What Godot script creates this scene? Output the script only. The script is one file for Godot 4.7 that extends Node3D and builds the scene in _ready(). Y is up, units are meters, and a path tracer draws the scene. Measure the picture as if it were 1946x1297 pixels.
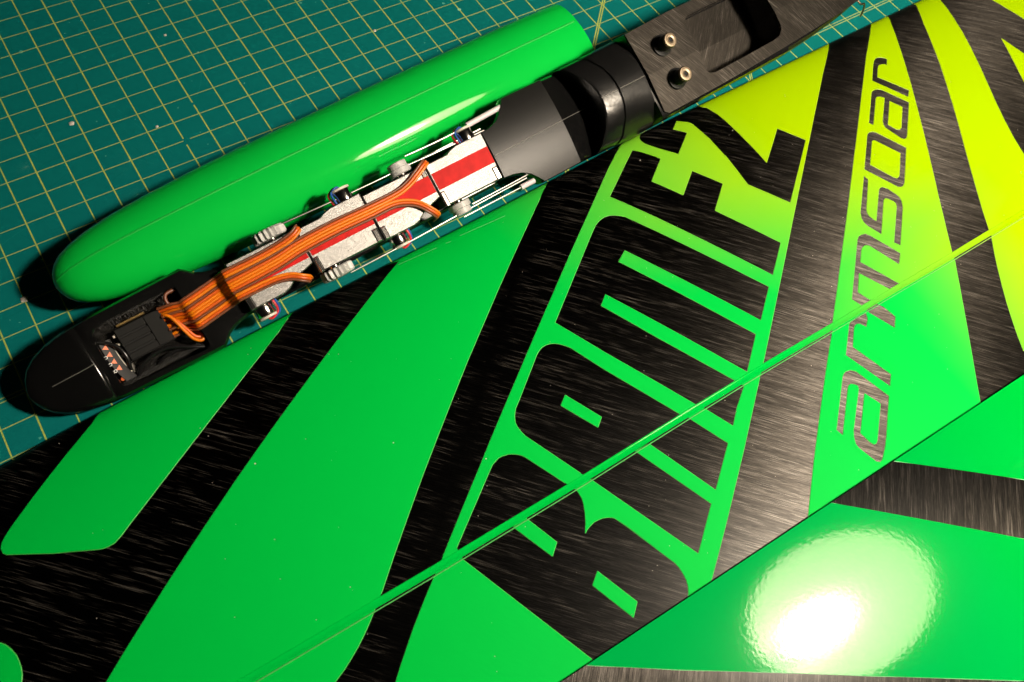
extends Node3D
# A model glider on a cutting mat under one desk lamp. All lengths below are millimetres; commit() turns them into metres.

const MM := 0.001
var mats := {}
var rng := RandomNumberGenerator.new()

# Frame of the fuselage, which lies rolled towards the viewer: x along it to the tail, y up from its deck, z to its right side.
var pod := Transform3D(Basis(Vector3(0.99864, 0.03455, -0.03906), Vector3(-0.00995, 0.86156, 0.50756), Vector3(0.05119, -0.50648, 0.86073)), Vector3(115.87509, 22.43582, 166.59982) * MM)

# Outlines of the bare carbon left free by the paint, as x, z pairs on the wing.
var outlines := {
	"band_tip": [-70.8, 179.7, -62.1, 179.5, -50.5, 178.2, -38.6, 176.9, -32.4, 180.0, -36.4, 184.5, -40.6, 187.6, -44.8, 190.5, -48.8, 193.3, -52.8, 196.1, -56.6, 198.8, -60.4, 201.6, -64.1, 204.3, -66.1, 206.0, -67.3, 207.3, -67.9, 208.7, -67.8, 210.1, -67.1, 211.0, -65.8, 211.8, -57.1, 217.0, -46.7, 222.3, -45.6, 222.7, -44.4, 222.9, -42.6, 222.8, -40.6, 221.9, -37.2, 219.9, -30.5, 216.1, -23.6, 212.1, -16.5, 208.0, -9.1, 203.7, -1.4, 199.2, 6.6, 194.4, 15.0, 189.4, 23.7, 183.9, 33.3, 176.5, 50.8, 170.9, 71.0, 178.4, 57.0, 186.5, 44.3, 193.6, 32.5, 200.2, 21.3, 206.5, 10.7, 212.5, 0.7, 218.3, -8.8, 223.9, -17.8, 229.4, -26.4, 234.7, -34.7, 239.9, -42.5, 245.0, -50.0, 249.9, -57.2, 254.8, -65.9, 260.1, -77.3, 252.6, -74.0, 243.8, -73.3, 242.2, -73.0, 240.6, -72.9, 238.9, -73.0, 237.0, -73.6, 235.0, -74.3, 233.4, -75.2, 232.2, -81.2, 227.1],
	"band_left": [141.1, 171.7, 122.5, 185.6, 107.3, 196.7, 93.5, 206.9, 80.8, 216.5, 68.9, 225.5, 57.9, 234.2, 47.5, 242.5, 37.7, 250.4, 28.4, 258.2, 19.7, 265.6, 11.5, 272.8, 8.1, 275.4, 5.3, 277.6, 2.5, 279.6, -0.3, 281.4, -3.2, 283.0, -6.2, 284.5, -9.2, 285.7, -16.1, 287.9, -1.2, 298.5, 3.5, 294.7, 7.1, 291.5, 10.8, 288.4, 14.7, 285.2, 18.8, 282.1, 23.0, 279.0, 27.4, 276.0, 31.4, 273.1, 42.2, 265.2, 53.7, 256.9, 65.8, 248.1, 78.8, 238.9, 92.6, 229.1, 107.5, 218.7, 123.6, 207.4, 141.3, 195.2, 161.2, 181.4, 169.0, 176.4, 173.3, 173.8, 175.8, 172.7, 179.1, 171.5, 188.3, 167.5],
	"two": [182.1, 174.3, 183.1, 173.4, 185.0, 172.2, 187.8, 171.0, 194.9, 170.2, 199.1, 170.4, 208.1, 170.1, 212.7, 170.0, 216.0, 170.8, 216.1, 173.7, 217.1, 175.3, 217.2, 178.0, 217.4, 185.2, 216.8, 197.8, 216.3, 208.4, 216.0, 211.4, 232.8, 199.9, 238.9, 210.5, 210.8, 230.8, 201.7, 215.9, 203.9, 200.2, 203.6, 201.3, 204.5, 190.1, 204.6, 180.5, 204.4, 179.1, 203.8, 178.1, 201.1, 175.0, 196.2, 178.2, 199.3, 183.0, 188.1, 190.5, 183.8, 184.4, 181.0, 179.0, 180.9, 176.7, 181.4, 175.3],
	"f": [174.6, 178.8, 180.6, 188.7, 169.9, 196.1, 176.0, 207.4, 187.0, 199.8, 193.4, 210.8, 182.1, 219.1, 194.9, 242.5, 182.6, 251.6, 151.2, 194.0],
	"m": [102.2, 227.8, 134.9, 204.5, 138.5, 202.1, 141.0, 201.1, 143.4, 200.7, 145.8, 201.1, 147.6, 202.1, 149.2, 203.4, 150.3, 204.4, 151.4, 206.4, 178.1, 254.4, 166.3, 263.2, 140.9, 216.5, 136.1, 219.1, 161.2, 266.3, 149.0, 275.6, 137.8, 254.1, 123.8, 227.6, 119.9, 230.4, 129.2, 249.2, 143.6, 276.3, 144.8, 278.9, 142.2, 280.5, 137.5, 283.5, 132.2, 287.7, 127.7, 278.1, 126.0, 275.6, 110.5, 245.4],
	"a_big": [72.3, 248.3, 73.9, 246.5, 76.1, 245.0, 90.2, 234.5, 91.9, 233.6, 93.2, 233.2, 94.8, 233.1, 96.3, 233.4, 97.9, 234.2, 99.1, 235.2, 100.3, 236.5, 101.4, 238.0, 106.8, 250.3, 119.3, 275.3, 121.1, 278.0, 127.0, 291.2, 113.5, 300.9, 104.2, 277.9, 99.0, 277.6, 109.6, 303.4, 96.3, 313.0, 81.3, 277.4, 79.7, 274.2, 72.4, 257.7, 71.5, 255.6, 71.1, 253.6, 71.0, 251.9, 71.2, 250.4],
	"b_big": [56.6, 258.8, 57.9, 258.0, 59.3, 257.5, 60.7, 257.2, 62.0, 257.3, 63.7, 257.7, 65.2, 258.5, 66.5, 259.5, 67.5, 260.6, 68.2, 262.0, 68.7, 263.1, 73.9, 274.3, 75.2, 276.7, 75.7, 277.9, 75.7, 279.2, 75.6, 280.9, 75.0, 282.6, 73.8, 285.0, 72.4, 287.2, 70.4, 289.8, 71.5, 289.2, 72.9, 288.8, 74.5, 288.5, 75.8, 288.6, 77.6, 288.9, 79.1, 289.6, 80.1, 290.2, 80.8, 291.0, 86.2, 303.8, 81.1, 291.2, 88.5, 311.1, 88.8, 312.9, 88.7, 315.0, 88.4, 316.9, 87.7, 318.6, 86.6, 320.1, 84.0, 322.7, 74.2, 322.7, 52.8, 323.1, 52.0, 322.4, 51.9, 319.2, 35.7, 277.4, 35.8, 273.2],
	"band_mid": [301.3, 167.1, 274.5, 185.5, 254.7, 200.1, 237.2, 213.3, 221.2, 225.5, 206.5, 236.8, 192.7, 247.5, 179.8, 257.5, 167.6, 267.0, 156.0, 276.0, 151.4, 279.4, 140.6, 287.6, 130.3, 295.4, 120.5, 302.6, 111.1, 309.5, 102.1, 315.9, 93.5, 321.9, 89.5, 325.7, 106.1, 331.0, 128.1, 330.3, 133.7, 323.3, 141.1, 316.8, 148.8, 310.2, 156.9, 303.5, 165.4, 296.5, 174.3, 289.3, 183.7, 281.9, 189.4, 277.0, 200.4, 268.0, 211.9, 258.5, 224.1, 248.6, 237.0, 238.0, 250.7, 226.8, 265.4, 214.9, 281.5, 202.0, 299.5, 187.9, 325.2, 169.9, 330.9, 165.4],
	"band_right": [340.8, 165.1, 328.4, 178.1, 319.7, 189.0, 312.2, 199.0, 305.2, 208.4, 298.5, 217.3, 292.1, 225.9, 286.0, 234.2, 280.0, 242.2, 274.3, 249.9, 268.7, 257.4, 263.5, 264.7, 258.4, 271.8, 253.6, 278.7, 251.6, 282.1, 245.1, 290.3, 238.7, 298.3, 232.5, 306.0, 226.4, 313.5, 220.5, 320.7, 214.8, 327.8, 211.2, 332.1, 220.9, 337.8, 242.2, 339.1, 252.3, 331.0, 246.2, 322.1, 249.2, 316.6, 252.6, 311.0, 256.2, 305.4, 260.2, 299.7, 264.4, 294.0, 269.0, 288.1, 274.0, 282.2, 275.6, 279.6, 280.6, 271.5, 286.2, 263.3, 292.1, 254.8, 298.4, 246.0, 305.1, 237.0, 312.0, 227.5, 319.1, 217.7, 326.5, 207.4, 334.1, 196.5, 342.4, 184.8, 354.4, 170.9, 359.2, 162.2],
	"band_far": [374.6, 167.2, 365.4, 176.2, 359.1, 187.6, 353.5, 198.1, 347.8, 208.1, 342.2, 217.7, 336.7, 226.9, 331.5, 235.8, 326.9, 244.5, 323.0, 253.0, 320.0, 261.2, 312.6, 283.0, 306.1, 304.9, 344.2, 275.7, 345.4, 256.9, 354.3, 233.5, 360.5, 222.3, 367.2, 210.3, 368.8, 222.0, 371.1, 236.9, 374.7, 252.4, 395.9, 236.6, 392.7, 220.3, 389.1, 206.3, 387.8, 197.2, 387.0, 189.7, 388.5, 177.6],
	"r2": [307.0, 193.5, 306.6, 192.4, 305.1, 191.0, 304.1, 190.5, 302.7, 190.4, 300.9, 191.1, 298.3, 192.9, 290.0, 199.8, 297.0, 214.7, 300.6, 212.0, 294.0, 199.4, 298.2, 195.9, 299.9, 194.7, 301.1, 194.5, 302.7, 195.0, 303.4, 195.5, 303.4, 196.5],
	"a2": [269.7, 216.8, 283.4, 205.4, 284.5, 204.6, 285.7, 204.2, 287.1, 204.2, 288.3, 204.6, 289.8, 206.1, 295.0, 217.0, 279.6, 229.9, 278.5, 230.5, 277.3, 230.5, 276.3, 229.4, 274.7, 223.4, 274.4, 222.0, 274.8, 220.5, 276.2, 218.7, 286.9, 209.9, 286.0, 208.7, 285.1, 208.1, 284.2, 207.9, 283.3, 208.3, 270.8, 218.6],
	"o": [249.7, 233.4, 263.7, 221.5, 264.9, 220.7, 266.2, 220.4, 267.7, 220.8, 269.0, 222.2, 274.6, 234.0, 260.4, 246.3, 258.8, 247.2, 257.5, 247.3, 256.1, 246.5],
	"s": [247.2, 235.6, 247.7, 237.8, 236.2, 248.1, 235.3, 249.4, 235.1, 250.6, 235.9, 253.7, 247.6, 243.7, 248.8, 243.1, 250.2, 243.2, 251.7, 245.0, 252.9, 248.7, 253.1, 250.5, 252.3, 252.4, 250.7, 254.5, 236.6, 266.6, 235.1, 264.3, 248.5, 252.9, 249.3, 251.7, 249.1, 250.5, 248.0, 248.6, 247.3, 248.0, 246.3, 248.1, 245.2, 248.9, 233.3, 259.3, 231.0, 253.7, 230.8, 251.8, 231.3, 249.9, 232.9, 247.7],
	"m2": [202.4, 273.7, 222.8, 256.1, 224.2, 255.3, 225.6, 255.2, 227.7, 255.7, 228.9, 257.3, 234.1, 269.0, 229.9, 272.3, 225.1, 260.5, 223.7, 259.6, 222.1, 259.8, 220.8, 260.5, 216.9, 263.9, 224.0, 278.2, 218.8, 278.3, 212.8, 267.3, 206.8, 272.8, 208.7, 277.4, 211.3, 282.4, 212.4, 287.2, 208.7, 290.4, 204.5, 281.1, 204.4, 278.5],
	"r": [194.5, 280.4, 196.6, 279.9, 199.9, 279.7, 203.4, 280.5, 202.3, 282.5, 199.4, 284.7, 198.1, 282.6, 197.1, 282.0, 196.0, 282.1, 194.8, 282.8, 189.3, 287.8, 194.2, 302.5, 190.5, 305.6, 184.6, 288.7],
	"a": [162.2, 307.0, 177.6, 294.2, 178.8, 293.5, 180.0, 293.2, 182.0, 293.6, 183.6, 295.1, 187.6, 307.9, 176.2, 317.7, 173.3, 320.0, 170.1, 322.1, 168.7, 322.9, 167.6, 323.0, 166.6, 322.2, 164.7, 315.7, 164.7, 314.0, 165.8, 312.0, 167.5, 310.1, 179.8, 300.3, 180.2, 299.3, 179.4, 298.3, 178.4, 297.6, 177.3, 297.7, 176.4, 298.3, 162.9, 309.6],
	"hole_ba": [90.2, 250.9, 96.1, 262.9, 93.1, 265.1, 87.0, 253.1],
	"hole_b1": [57.5, 276.3, 61.6, 287.4, 58.2, 290.0, 53.1, 277.0],
	"hole_b2": [67.1, 300.6, 72.0, 313.7, 68.5, 316.5, 63.6, 303.0],
	"hole_a2": [287.6, 212.4, 290.1, 217.4, 280.9, 225.2, 279.5, 225.7, 278.2, 225.0, 276.8, 221.4],
	"hole_o": [263.8, 224.5, 264.9, 224.6, 269.9, 234.8, 261.4, 242.3, 260.2, 243.0, 258.9, 243.1, 258.0, 241.9, 253.9, 232.9],
	"hole_a": [180.4, 302.7, 182.7, 308.3, 172.3, 317.0, 171.2, 317.6, 170.2, 317.4, 169.6, 316.2, 168.9, 312.2],
	"w2_band": [117.7, -1.0, 154.4, 26.6, 168.9, 39.0, 152.0, 54.0, 139.5, 40.2, 89.4, -1.0],
	"w2_strip": [-4.3, -1.0, 20.3, 14.9, 43.2, 29.0, 66.8, 43.8, 91.6, 59.1, 108.9, 69.8, 123.6, 79.3, 109.8, 90.3, -45.0, -1.0],
}


# ---------------------------------------------------------------- mesh building
class Soup:
	var v := PackedVector3Array()
	var n := PackedVector3Array()
	var uv := PackedVector2Array()
	var c := PackedColorArray()
	func tri(a: Vector3, b: Vector3, d: Vector3, na: Vector3, nb: Vector3, nd: Vector3, ua := Vector2.ZERO, ub := Vector2.ZERO, ud := Vector2.ZERO, ca := Color.WHITE, cb := Color.WHITE, cd := Color.WHITE) -> void:
		var g := (b - a).cross(d - a)
		if g.length_squared() < 1e-12:
			return
		if g.dot(na + nb + nd) > 0.0:
			v.append_array(PackedVector3Array([a, d, b])); n.append_array(PackedVector3Array([na, nd, nb]))
			uv.append_array(PackedVector2Array([ua, ud, ub])); c.append_array(PackedColorArray([ca, cd, cb]))
		else:
			v.append_array(PackedVector3Array([a, b, d])); n.append_array(PackedVector3Array([na, nb, nd]))
			uv.append_array(PackedVector2Array([ua, ub, ud])); c.append_array(PackedColorArray([ca, cb, cd]))
	func flat(a: Vector3, b: Vector3, d: Vector3, out: Vector3, s := 0.02) -> void:
		var g := (b - a).cross(d - a).normalized()
		if g.dot(out) < 0.0:
			g = -g
		var t := absf(g.y) > 0.7
		var f := func(p: Vector3) -> Vector2: return Vector2(p.x, p.z) * s if t else Vector2(p.x, p.y + p.z) * s
		tri(a, b, d, g, g, g, f.call(a), f.call(b), f.call(d))


func commit(s: Soup) -> ArrayMesh:
	var a := []
	a.resize(Mesh.ARRAY_MAX)
	var v := PackedVector3Array()
	v.resize(s.v.size())
	for i in s.v.size():
		v[i] = s.v[i] * MM
	a[Mesh.ARRAY_VERTEX] = v
	a[Mesh.ARRAY_NORMAL] = s.n
	a[Mesh.ARRAY_TEX_UV] = s.uv
	a[Mesh.ARRAY_COLOR] = s.c
	var m := ArrayMesh.new()
	m.add_surface_from_arrays(Mesh.PRIMITIVE_TRIANGLES, a)
	return m


# A sheet of points, rows of equal length. Edges sharper than crease degrees stay sharp. way = 1 or -1 picks the outer side.
func grid(s: Soup, p: Array, way := 1.0, crease := 38.0, uvs := 0.02, wrap := false) -> void:
	var rows := p.size() - 1
	var cols: int = p[0].size() - (0 if wrap else 1)
	var w: int = p[0].size()
	var q := []
	for i in rows:
		var r := []
		for j in cols:
			var a: Vector3 = p[i][j]; var b: Vector3 = p[i + 1][j]; var d: Vector3 = p[i + 1][(j + 1) % w]; var e: Vector3 = p[i][(j + 1) % w]
			r.append((d - a).cross(e - b).normalized() * way)
		q.append(r)
	var lim := cos(deg_to_rad(crease))
	var nrm := func(i: int, j: int, ci: int, cj: int) -> Vector3:
		var me: Vector3 = q[i][j]
		var sum := me
		for di in [0, -1 if ci == 0 else 1]:
			for dj in [0, -1 if cj == 0 else 1]:
				if di == 0 and dj == 0:
					continue
				var ii: int = i + di
				var jj: int = j + dj
				if wrap:
					jj = (jj + cols) % cols
				if ii < 0 or ii >= rows or jj < 0 or jj >= cols:
					continue
				var o: Vector3 = q[ii][jj]
				if o.dot(me) > lim:
					sum += o
		return sum.normalized()
	for i in rows:
		for j in cols:
			var a: Vector3 = p[i][j]; var b: Vector3 = p[i + 1][j]; var d: Vector3 = p[i + 1][(j + 1) % w]; var e: Vector3 = p[i][(j + 1) % w]
			var na: Vector3 = nrm.call(i, j, 0, 0); var nb: Vector3 = nrm.call(i, j, 1, 0); var nd: Vector3 = nrm.call(i, j, 1, 1); var ne: Vector3 = nrm.call(i, j, 0, 1)
			var ua := Vector2(a.x, a.z + a.y) * uvs; var ub := Vector2(b.x, b.z + b.y) * uvs; var ud := Vector2(d.x, d.z + d.y) * uvs; var ue := Vector2(e.x, e.z + e.y) * uvs
			s.tri(a, b, d, na, nb, nd, ua, ub, ud)
			s.tri(a, d, e, na, nd, ne, ua, ud, ue)


# A plate: outline in (x, z), from y0 up to y1, with a small chamfer round the top.
func prism(s: Soup, o: PackedVector2Array, y0: float, y1: float, bevel := 0.2) -> void:
	if not Geometry2D.is_polygon_clockwise(o):
		o.reverse()
	var k := o.size()
	var inner := PackedVector2Array()
	for i in k:
		var a := o[i] - o[(i + k - 1) % k]
		var b := o[(i + 1) % k] - o[i]
		var na := Vector2(a.y, -a.x).normalized()
		var nb := Vector2(b.y, -b.x).normalized()
		var m := (na + nb).normalized()
		inner.append(o[i] + m * bevel / maxf(0.35, m.dot(na)))
	if Geometry2D.is_point_in_polygon(o[0] + (inner[0] - o[0]) * 0.01, o) == false:
		for i in k:
			inner[i] = o[i] * 2.0 - inner[i]
	var up := func(v: Vector2, y: float) -> Vector3: return Vector3(v.x, y, v.y)
	var idx := Geometry2D.triangulate_polygon(inner)
	for i in range(0, idx.size(), 3):
		s.flat(up.call(inner[idx[i]], y1), up.call(inner[idx[i + 1]], y1), up.call(inner[idx[i + 2]], y1), Vector3.UP)
		s.flat(up.call(o[idx[i]], y0), up.call(o[idx[i + 1]], y0), up.call(o[idx[i + 2]], y0), Vector3.DOWN)
	for i in k:
		var j := (i + 1) % k
		var out2 := (o[i] - inner[i]) + (o[j] - inner[j])
		var out := Vector3(out2.x, 0, out2.y)
		var yb := y1 - bevel
		s.flat(up.call(o[i], y0), up.call(o[j], y0), up.call(o[j], yb), out)
		s.flat(up.call(o[i], y0), up.call(o[j], yb), up.call(o[i], yb), out)
		s.flat(up.call(o[i], yb), up.call(o[j], yb), up.call(inner[j], y1), out + Vector3.UP * 0.1)
		s.flat(up.call(o[i], yb), up.call(inner[j], y1), up.call(inner[i], y1), out + Vector3.UP * 0.1)


# A plate whose top follows height(z), cut into narrow strips along x.
func crowned(s: Soup, o: PackedVector2Array, y0: float, height: Callable, uv_mm: float, turn := 0.0) -> void:
	var z := -18.0
	while z < 18.0:
		var strip := rect(-200, z, 400, z + 1.0)
		for g in Geometry2D.intersect_polygons(strip, o):
			var idx := Geometry2D.triangulate_polygon(g)
			for i in range(0, idx.size(), 3):
				var p := []; var n := []; var u := []
				for k in 3:
					var q: Vector2 = g[idx[i + k]]
					var mid := z + 0.5
					p.append(Vector3(q.x, height.call(q.y), q.y))
					var at := q.y if absf(q.y) > 0.01 else mid * 0.01
					n.append(Vector3(0, 1, -(height.call(at + 0.005) - height.call(at - 0.005)) / 0.01).normalized())
					u.append(q.rotated(turn) / uv_mm)
				s.tri(p[0], p[1], p[2], n[0], n[1], n[2], u[0], u[1], u[2])
		z += 1.0
	for i in o.size():
		var a := o[i]; var b := o[(i + 1) % o.size()]
		var ya: float = height.call(a.y); var yb: float = height.call(b.y)
		var out := Vector3(b.y - a.y, 0, a.x - b.x)
		s.flat(Vector3(a.x, y0, a.y), Vector3(b.x, y0, b.y), Vector3(b.x, yb, b.y), out)
		s.flat(Vector3(a.x, y0, a.y), Vector3(b.x, yb, b.y), Vector3(a.x, ya, a.y), out)


func rect(x0: float, z0: float, x1: float, z1: float) -> PackedVector2Array:
	return PackedVector2Array([Vector2(x0, z0), Vector2(x1, z0), Vector2(x1, z1), Vector2(x0, z1)])


# A round solid turned about the axis through at: profile of (radius, distance along the axis).
func lathe(s: Soup, at: Vector3, axis: Vector3, prof: Array, sides := 24, teeth := 0.0, crease := 38.0) -> void:
	axis = axis.normalized()
	var e := axis.cross(Vector3(0.3, 0.9, 0.2)).normalized()
	var f := axis.cross(e)
	var rows := []
	for r in prof:
		var row := []
		for k in sides:
			var t := TAU * k / sides
			var rad: float = r.x * (1.0 + (teeth if k % 2 == 0 else 0.0))
			row.append(at + axis * r.y + (e * cos(t) + f * sin(t)) * rad)
		rows.append(row)
	var m := Soup.new()
	grid(m, rows, 1.0, crease, 0.02, true)
	# point the normals outwards
	var sum := 0.0
	for i in range(0, m.v.size(), 3):
		var c := (m.v[i] + m.v[i + 1] + m.v[i + 2]) / 3.0 - at
		sum += m.n[i].dot(c - axis * c.dot(axis)) * (m.v[i + 1] - m.v[i]).cross(m.v[i + 2] - m.v[i]).length()
	var sg := 1.0 if sum >= 0.0 else -1.0
	for i in range(0, m.v.size(), 3):
		s.tri(m.v[i], m.v[i + 1], m.v[i + 2], m.n[i] * sg, m.n[i + 1] * sg, m.n[i + 2] * sg, m.uv[i], m.uv[i + 1], m.uv[i + 2])


func tube(s: Soup, pts: Array, r: float, sides := 8, smooth := true) -> void:
	var path := pts
	if smooth and pts.size() > 2:
		path = []
		for i in pts.size() - 1:
			var p0: Vector3 = pts[maxi(i - 1, 0)]; var p1: Vector3 = pts[i]; var p2: Vector3 = pts[i + 1]; var p3: Vector3 = pts[mini(i + 2, pts.size() - 1)]
			for k in 6:
				path.append(p1.cubic_interpolate(p2, p0, p3, k / 6.0))
		path.append(pts[-1])
	var rows := []
	var e := Vector3.ZERO
	for i in path.size():
		var t: Vector3 = (path[mini(i + 1, path.size() - 1)] - path[maxi(i - 1, 0)]).normalized()
		if i == 0:
			e = t.cross(Vector3(0.1, 1, 0.2)).normalized()
		e = (e - t * e.dot(t)).normalized()
		var f := t.cross(e)
		var row := []
		for k in sides:
			var w := TAU * k / sides
			row.append(path[i] + (e * cos(w) + f * sin(w)) * r)
		rows.append(row)
	for i in path.size() - 1:
		for k in sides:
			var l := (k + 1) % sides
			var a: Vector3 = rows[i][k]; var b: Vector3 = rows[i + 1][k]; var d: Vector3 = rows[i + 1][l]; var g: Vector3 = rows[i][l]
			var na: Vector3 = (a - path[i]).normalized(); var nb: Vector3 = (b - path[i + 1]).normalized(); var nd: Vector3 = (d - path[i + 1]).normalized(); var ng: Vector3 = (g - path[i]).normalized()
			s.tri(a, b, d, na, nb, nd)
			s.tri(a, d, g, na, nd, ng)
	for end in [0, path.size() - 1]:
		var out: Vector3 = (path[0] - path[1]).normalized() if end == 0 else (path[-1] - path[-2]).normalized()
		for k in sides:
			s.flat(path[end], rows[end][k], rows[end][(k + 1) % sides], out)


func part(called: String, s: Soup, m: Material, under: Node3D, label := "") -> MeshInstance3D:
	var o := MeshInstance3D.new()
	o.name = called
	o.mesh = commit(s)
	o.material_override = m
	under.add_child(o, true)
	if label:
		o.set_meta("label", label)
	return o


func thing(called: String, label: String, category: String, at := Transform3D.IDENTITY) -> Node3D:
	var o := Node3D.new()
	o.name = called
	o.transform = at
	o.set_meta("label", label)
	o.set_meta("category", category)
	add_child(o, true)
	return o


# ---------------------------------------------------------------- materials
func lin(r: float, g: float, b: float) -> Color:
	return Color(r, g, b).linear_to_srgb()


func mat(called: String, albedo: Color, rough := 0.5, metal := 0.0) -> StandardMaterial3D:
	var m := StandardMaterial3D.new()
	m.resource_name = called
	m.albedo_color = albedo
	m.roughness = rough
	m.metallic = metal
	mats[called] = m
	return m


func noise_tex(size: int, freq: float, as_normal := false, bump := 4.0, octaves := 4, sd := 1, ramp: Gradient = null) -> NoiseTexture2D:
	var f := FastNoiseLite.new()
	f.seed = sd
	f.noise_type = FastNoiseLite.TYPE_SIMPLEX_SMOOTH
	f.frequency = freq
	f.fractal_octaves = octaves
	var t := NoiseTexture2D.new()
	t.width = size
	t.height = size
	t.seamless = true
	t.noise = f
	t.as_normal_map = as_normal
	t.bump_strength = bump
	t.color_ramp = ramp
	return t


# Strands of unidirectional carbon: grey streaks that run along v and change across u; bright ones are strands that lie proud.
func tx0(x: int, w: int) -> float:
	return clampf(minf(x, w - x) / 24.0, 0.0, 1.0)


func strands(w: int, h: int, sd: int, low := 0.06, base := 0.066, dryness := 1.0) -> Array:
	var gl := FastNoiseLite.new()
	gl.seed = sd + 3
	gl.frequency = 0.09
	gl.fractal_octaves = 2
	var metal := PackedByteArray()
	metal.resize(w * h)
	var a := FastNoiseLite.new()
	a.seed = sd
	a.frequency = 0.09
	a.fractal_octaves = 3
	var b := FastNoiseLite.new()
	b.seed = sd + 7
	b.frequency = 0.02
	b.fractal_octaves = 2
	var colour := PackedByteArray()
	var height := PackedByteArray()
	colour.resize(w * h * 3)
	height.resize(w * h)
	for y in h:
		for x in w:
			var n := Vector3.ZERO
			var tx := clampf((x - 0.85 * w) / (0.15 * w), 0.0, 1.0)	# the last part fades into the first, so that the strands repeat without a joint
			var ty := clampf((y - 0.80 * h) / (0.20 * h), 0.0, 1.0)
			for i in 2:
				for j in 2:
					var wt := (tx if i else 1.0 - tx) * (ty if j else 1.0 - ty)
					if wt > 0.0:
						var xx := x - w * i; var yy := y - h * j
						n += wt * Vector3(a.get_noise_2d(xx * 3.0, yy * 0.10), a.get_noise_2d(xx * 9.0 + 500.0, yy * 0.45 + 90.0), b.get_noise_2d(xx, yy * 0.22 + 300.0))
			var k := clampf(0.5 + 0.8 * n.x + 0.75 * n.y + 0.22 * n.z, 0.0, 1.0)
			var q := y * w + x
			var g := (low + (1.0 - low) * k * k) * base
			var dry := clampf((gl.get_noise_2d(x * 4.2, y * 0.10) - 0.50 + 0.30 * n.z) * 5.0, 0.0, 1.0) * tx0(x, w) * tx0(y, h) * dryness	# strands that the resin left pale and dull
			g = lerpf(g, 0.20, dry)
			g = pow(g, 1.0 / 2.2)
			metal[y * w + x] = int(255 * (1.0 - dry))
			colour[q * 3] = int(255 * g)
			colour[q * 3 + 1] = int(250 * g)
			colour[q * 3 + 2] = int(243 * g)
			height[q] = int(255 * clampf(0.5 + 0.4 * n.x + 0.5 * n.y, 0.0, 1.0))
	var ci := Image.create_from_data(w, h, false, Image.FORMAT_RGB8, colour)
	var hi := Image.create_from_data(w, h, false, Image.FORMAT_L8, height)
	hi.convert(Image.FORMAT_RGBA8)
	hi.bump_map_to_normal_map(2.2)
	return [ImageTexture.create_from_image(ci), ImageTexture.create_from_image(hi), ImageTexture.create_from_image(Image.create_from_data(w, h, false, Image.FORMAT_L8, metal))]


func mat_print() -> ImageTexture:
	# The green mat's own colour with knife scars, scuffs and specks of dried glue.
	var s := 2048
	var im := Image.create(s, s, false, Image.FORMAT_RGB8)
	im.fill(lin(0.001, 0.152, 0.146))
	rng.seed = 11
	for k in 2600:
		var p := Vector2(rng.randf() * s, rng.randf() * s)
		var d := Vector2.from_angle(rng.randf_range(-0.5, 0.5) + (1.35 if rng.randf() < 0.55 else 0.0) + rng.randf_range(-0.3, 0.3))
		var pale := rng.randf_range(0.0, 1.0)
		var col := Color(0.0, 0.42, 0.41).lerp(Color(0.12, 0.54, 0.51), pale * pale) if rng.randf() < 0.7 else Color(0.0, 0.36, 0.35)
		var n := int(rng.randf_range(6, 70) * (1.0 if rng.randf() < 0.85 else 3.0))
		var bend := rng.randf_range(-0.006, 0.006)
		for i in n:
			var x := int(p.x); var y := int(p.y)
			if x >= 0 and y >= 0 and x < s and y < s and rng.randf() < 0.75:
				im.set_pixel(x, y, im.get_pixel(x, y).lerp(col, 0.5))
			p += d
			d = d.rotated(bend)
	for k in 420:
		var x := rng.randi_range(3, s - 8); var y := rng.randi_range(3, s - 8)
		var r := 1 if rng.randf() < 0.8 else rng.randi_range(2, 4)
		var col := Color(0.30, 0.62, 0.56) if rng.randf() < 0.8 else Color(0.55, 0.80, 0.72)
		for i in range(-r, r + 1):
			for j in range(-r, r + 1):
				if i * i + j * j <= r * r + rng.randi_range(-2, 1):
					im.set_pixel(x + i, y + j, col)
	for k in 26:	# scuffed patches
		var cx := rng.randf() * s; var cy := rng.randf() * s
		var rad := rng.randf_range(20, 60)
		for i in 500:
			var a := rng.randf() * TAU
			var q := sqrt(rng.randf()) * rad * rng.randf()
			var x := int(cx + cos(a) * q * 1.6); var y := int(cy + sin(a) * q)
			if x >= 0 and y >= 0 and x < s and y < s:
				im.set_pixel(x, y, im.get_pixel(x, y).lerp(Color(0.3, 0.52, 0.48), 0.28))
	return ImageTexture.create_from_image(im)


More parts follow.
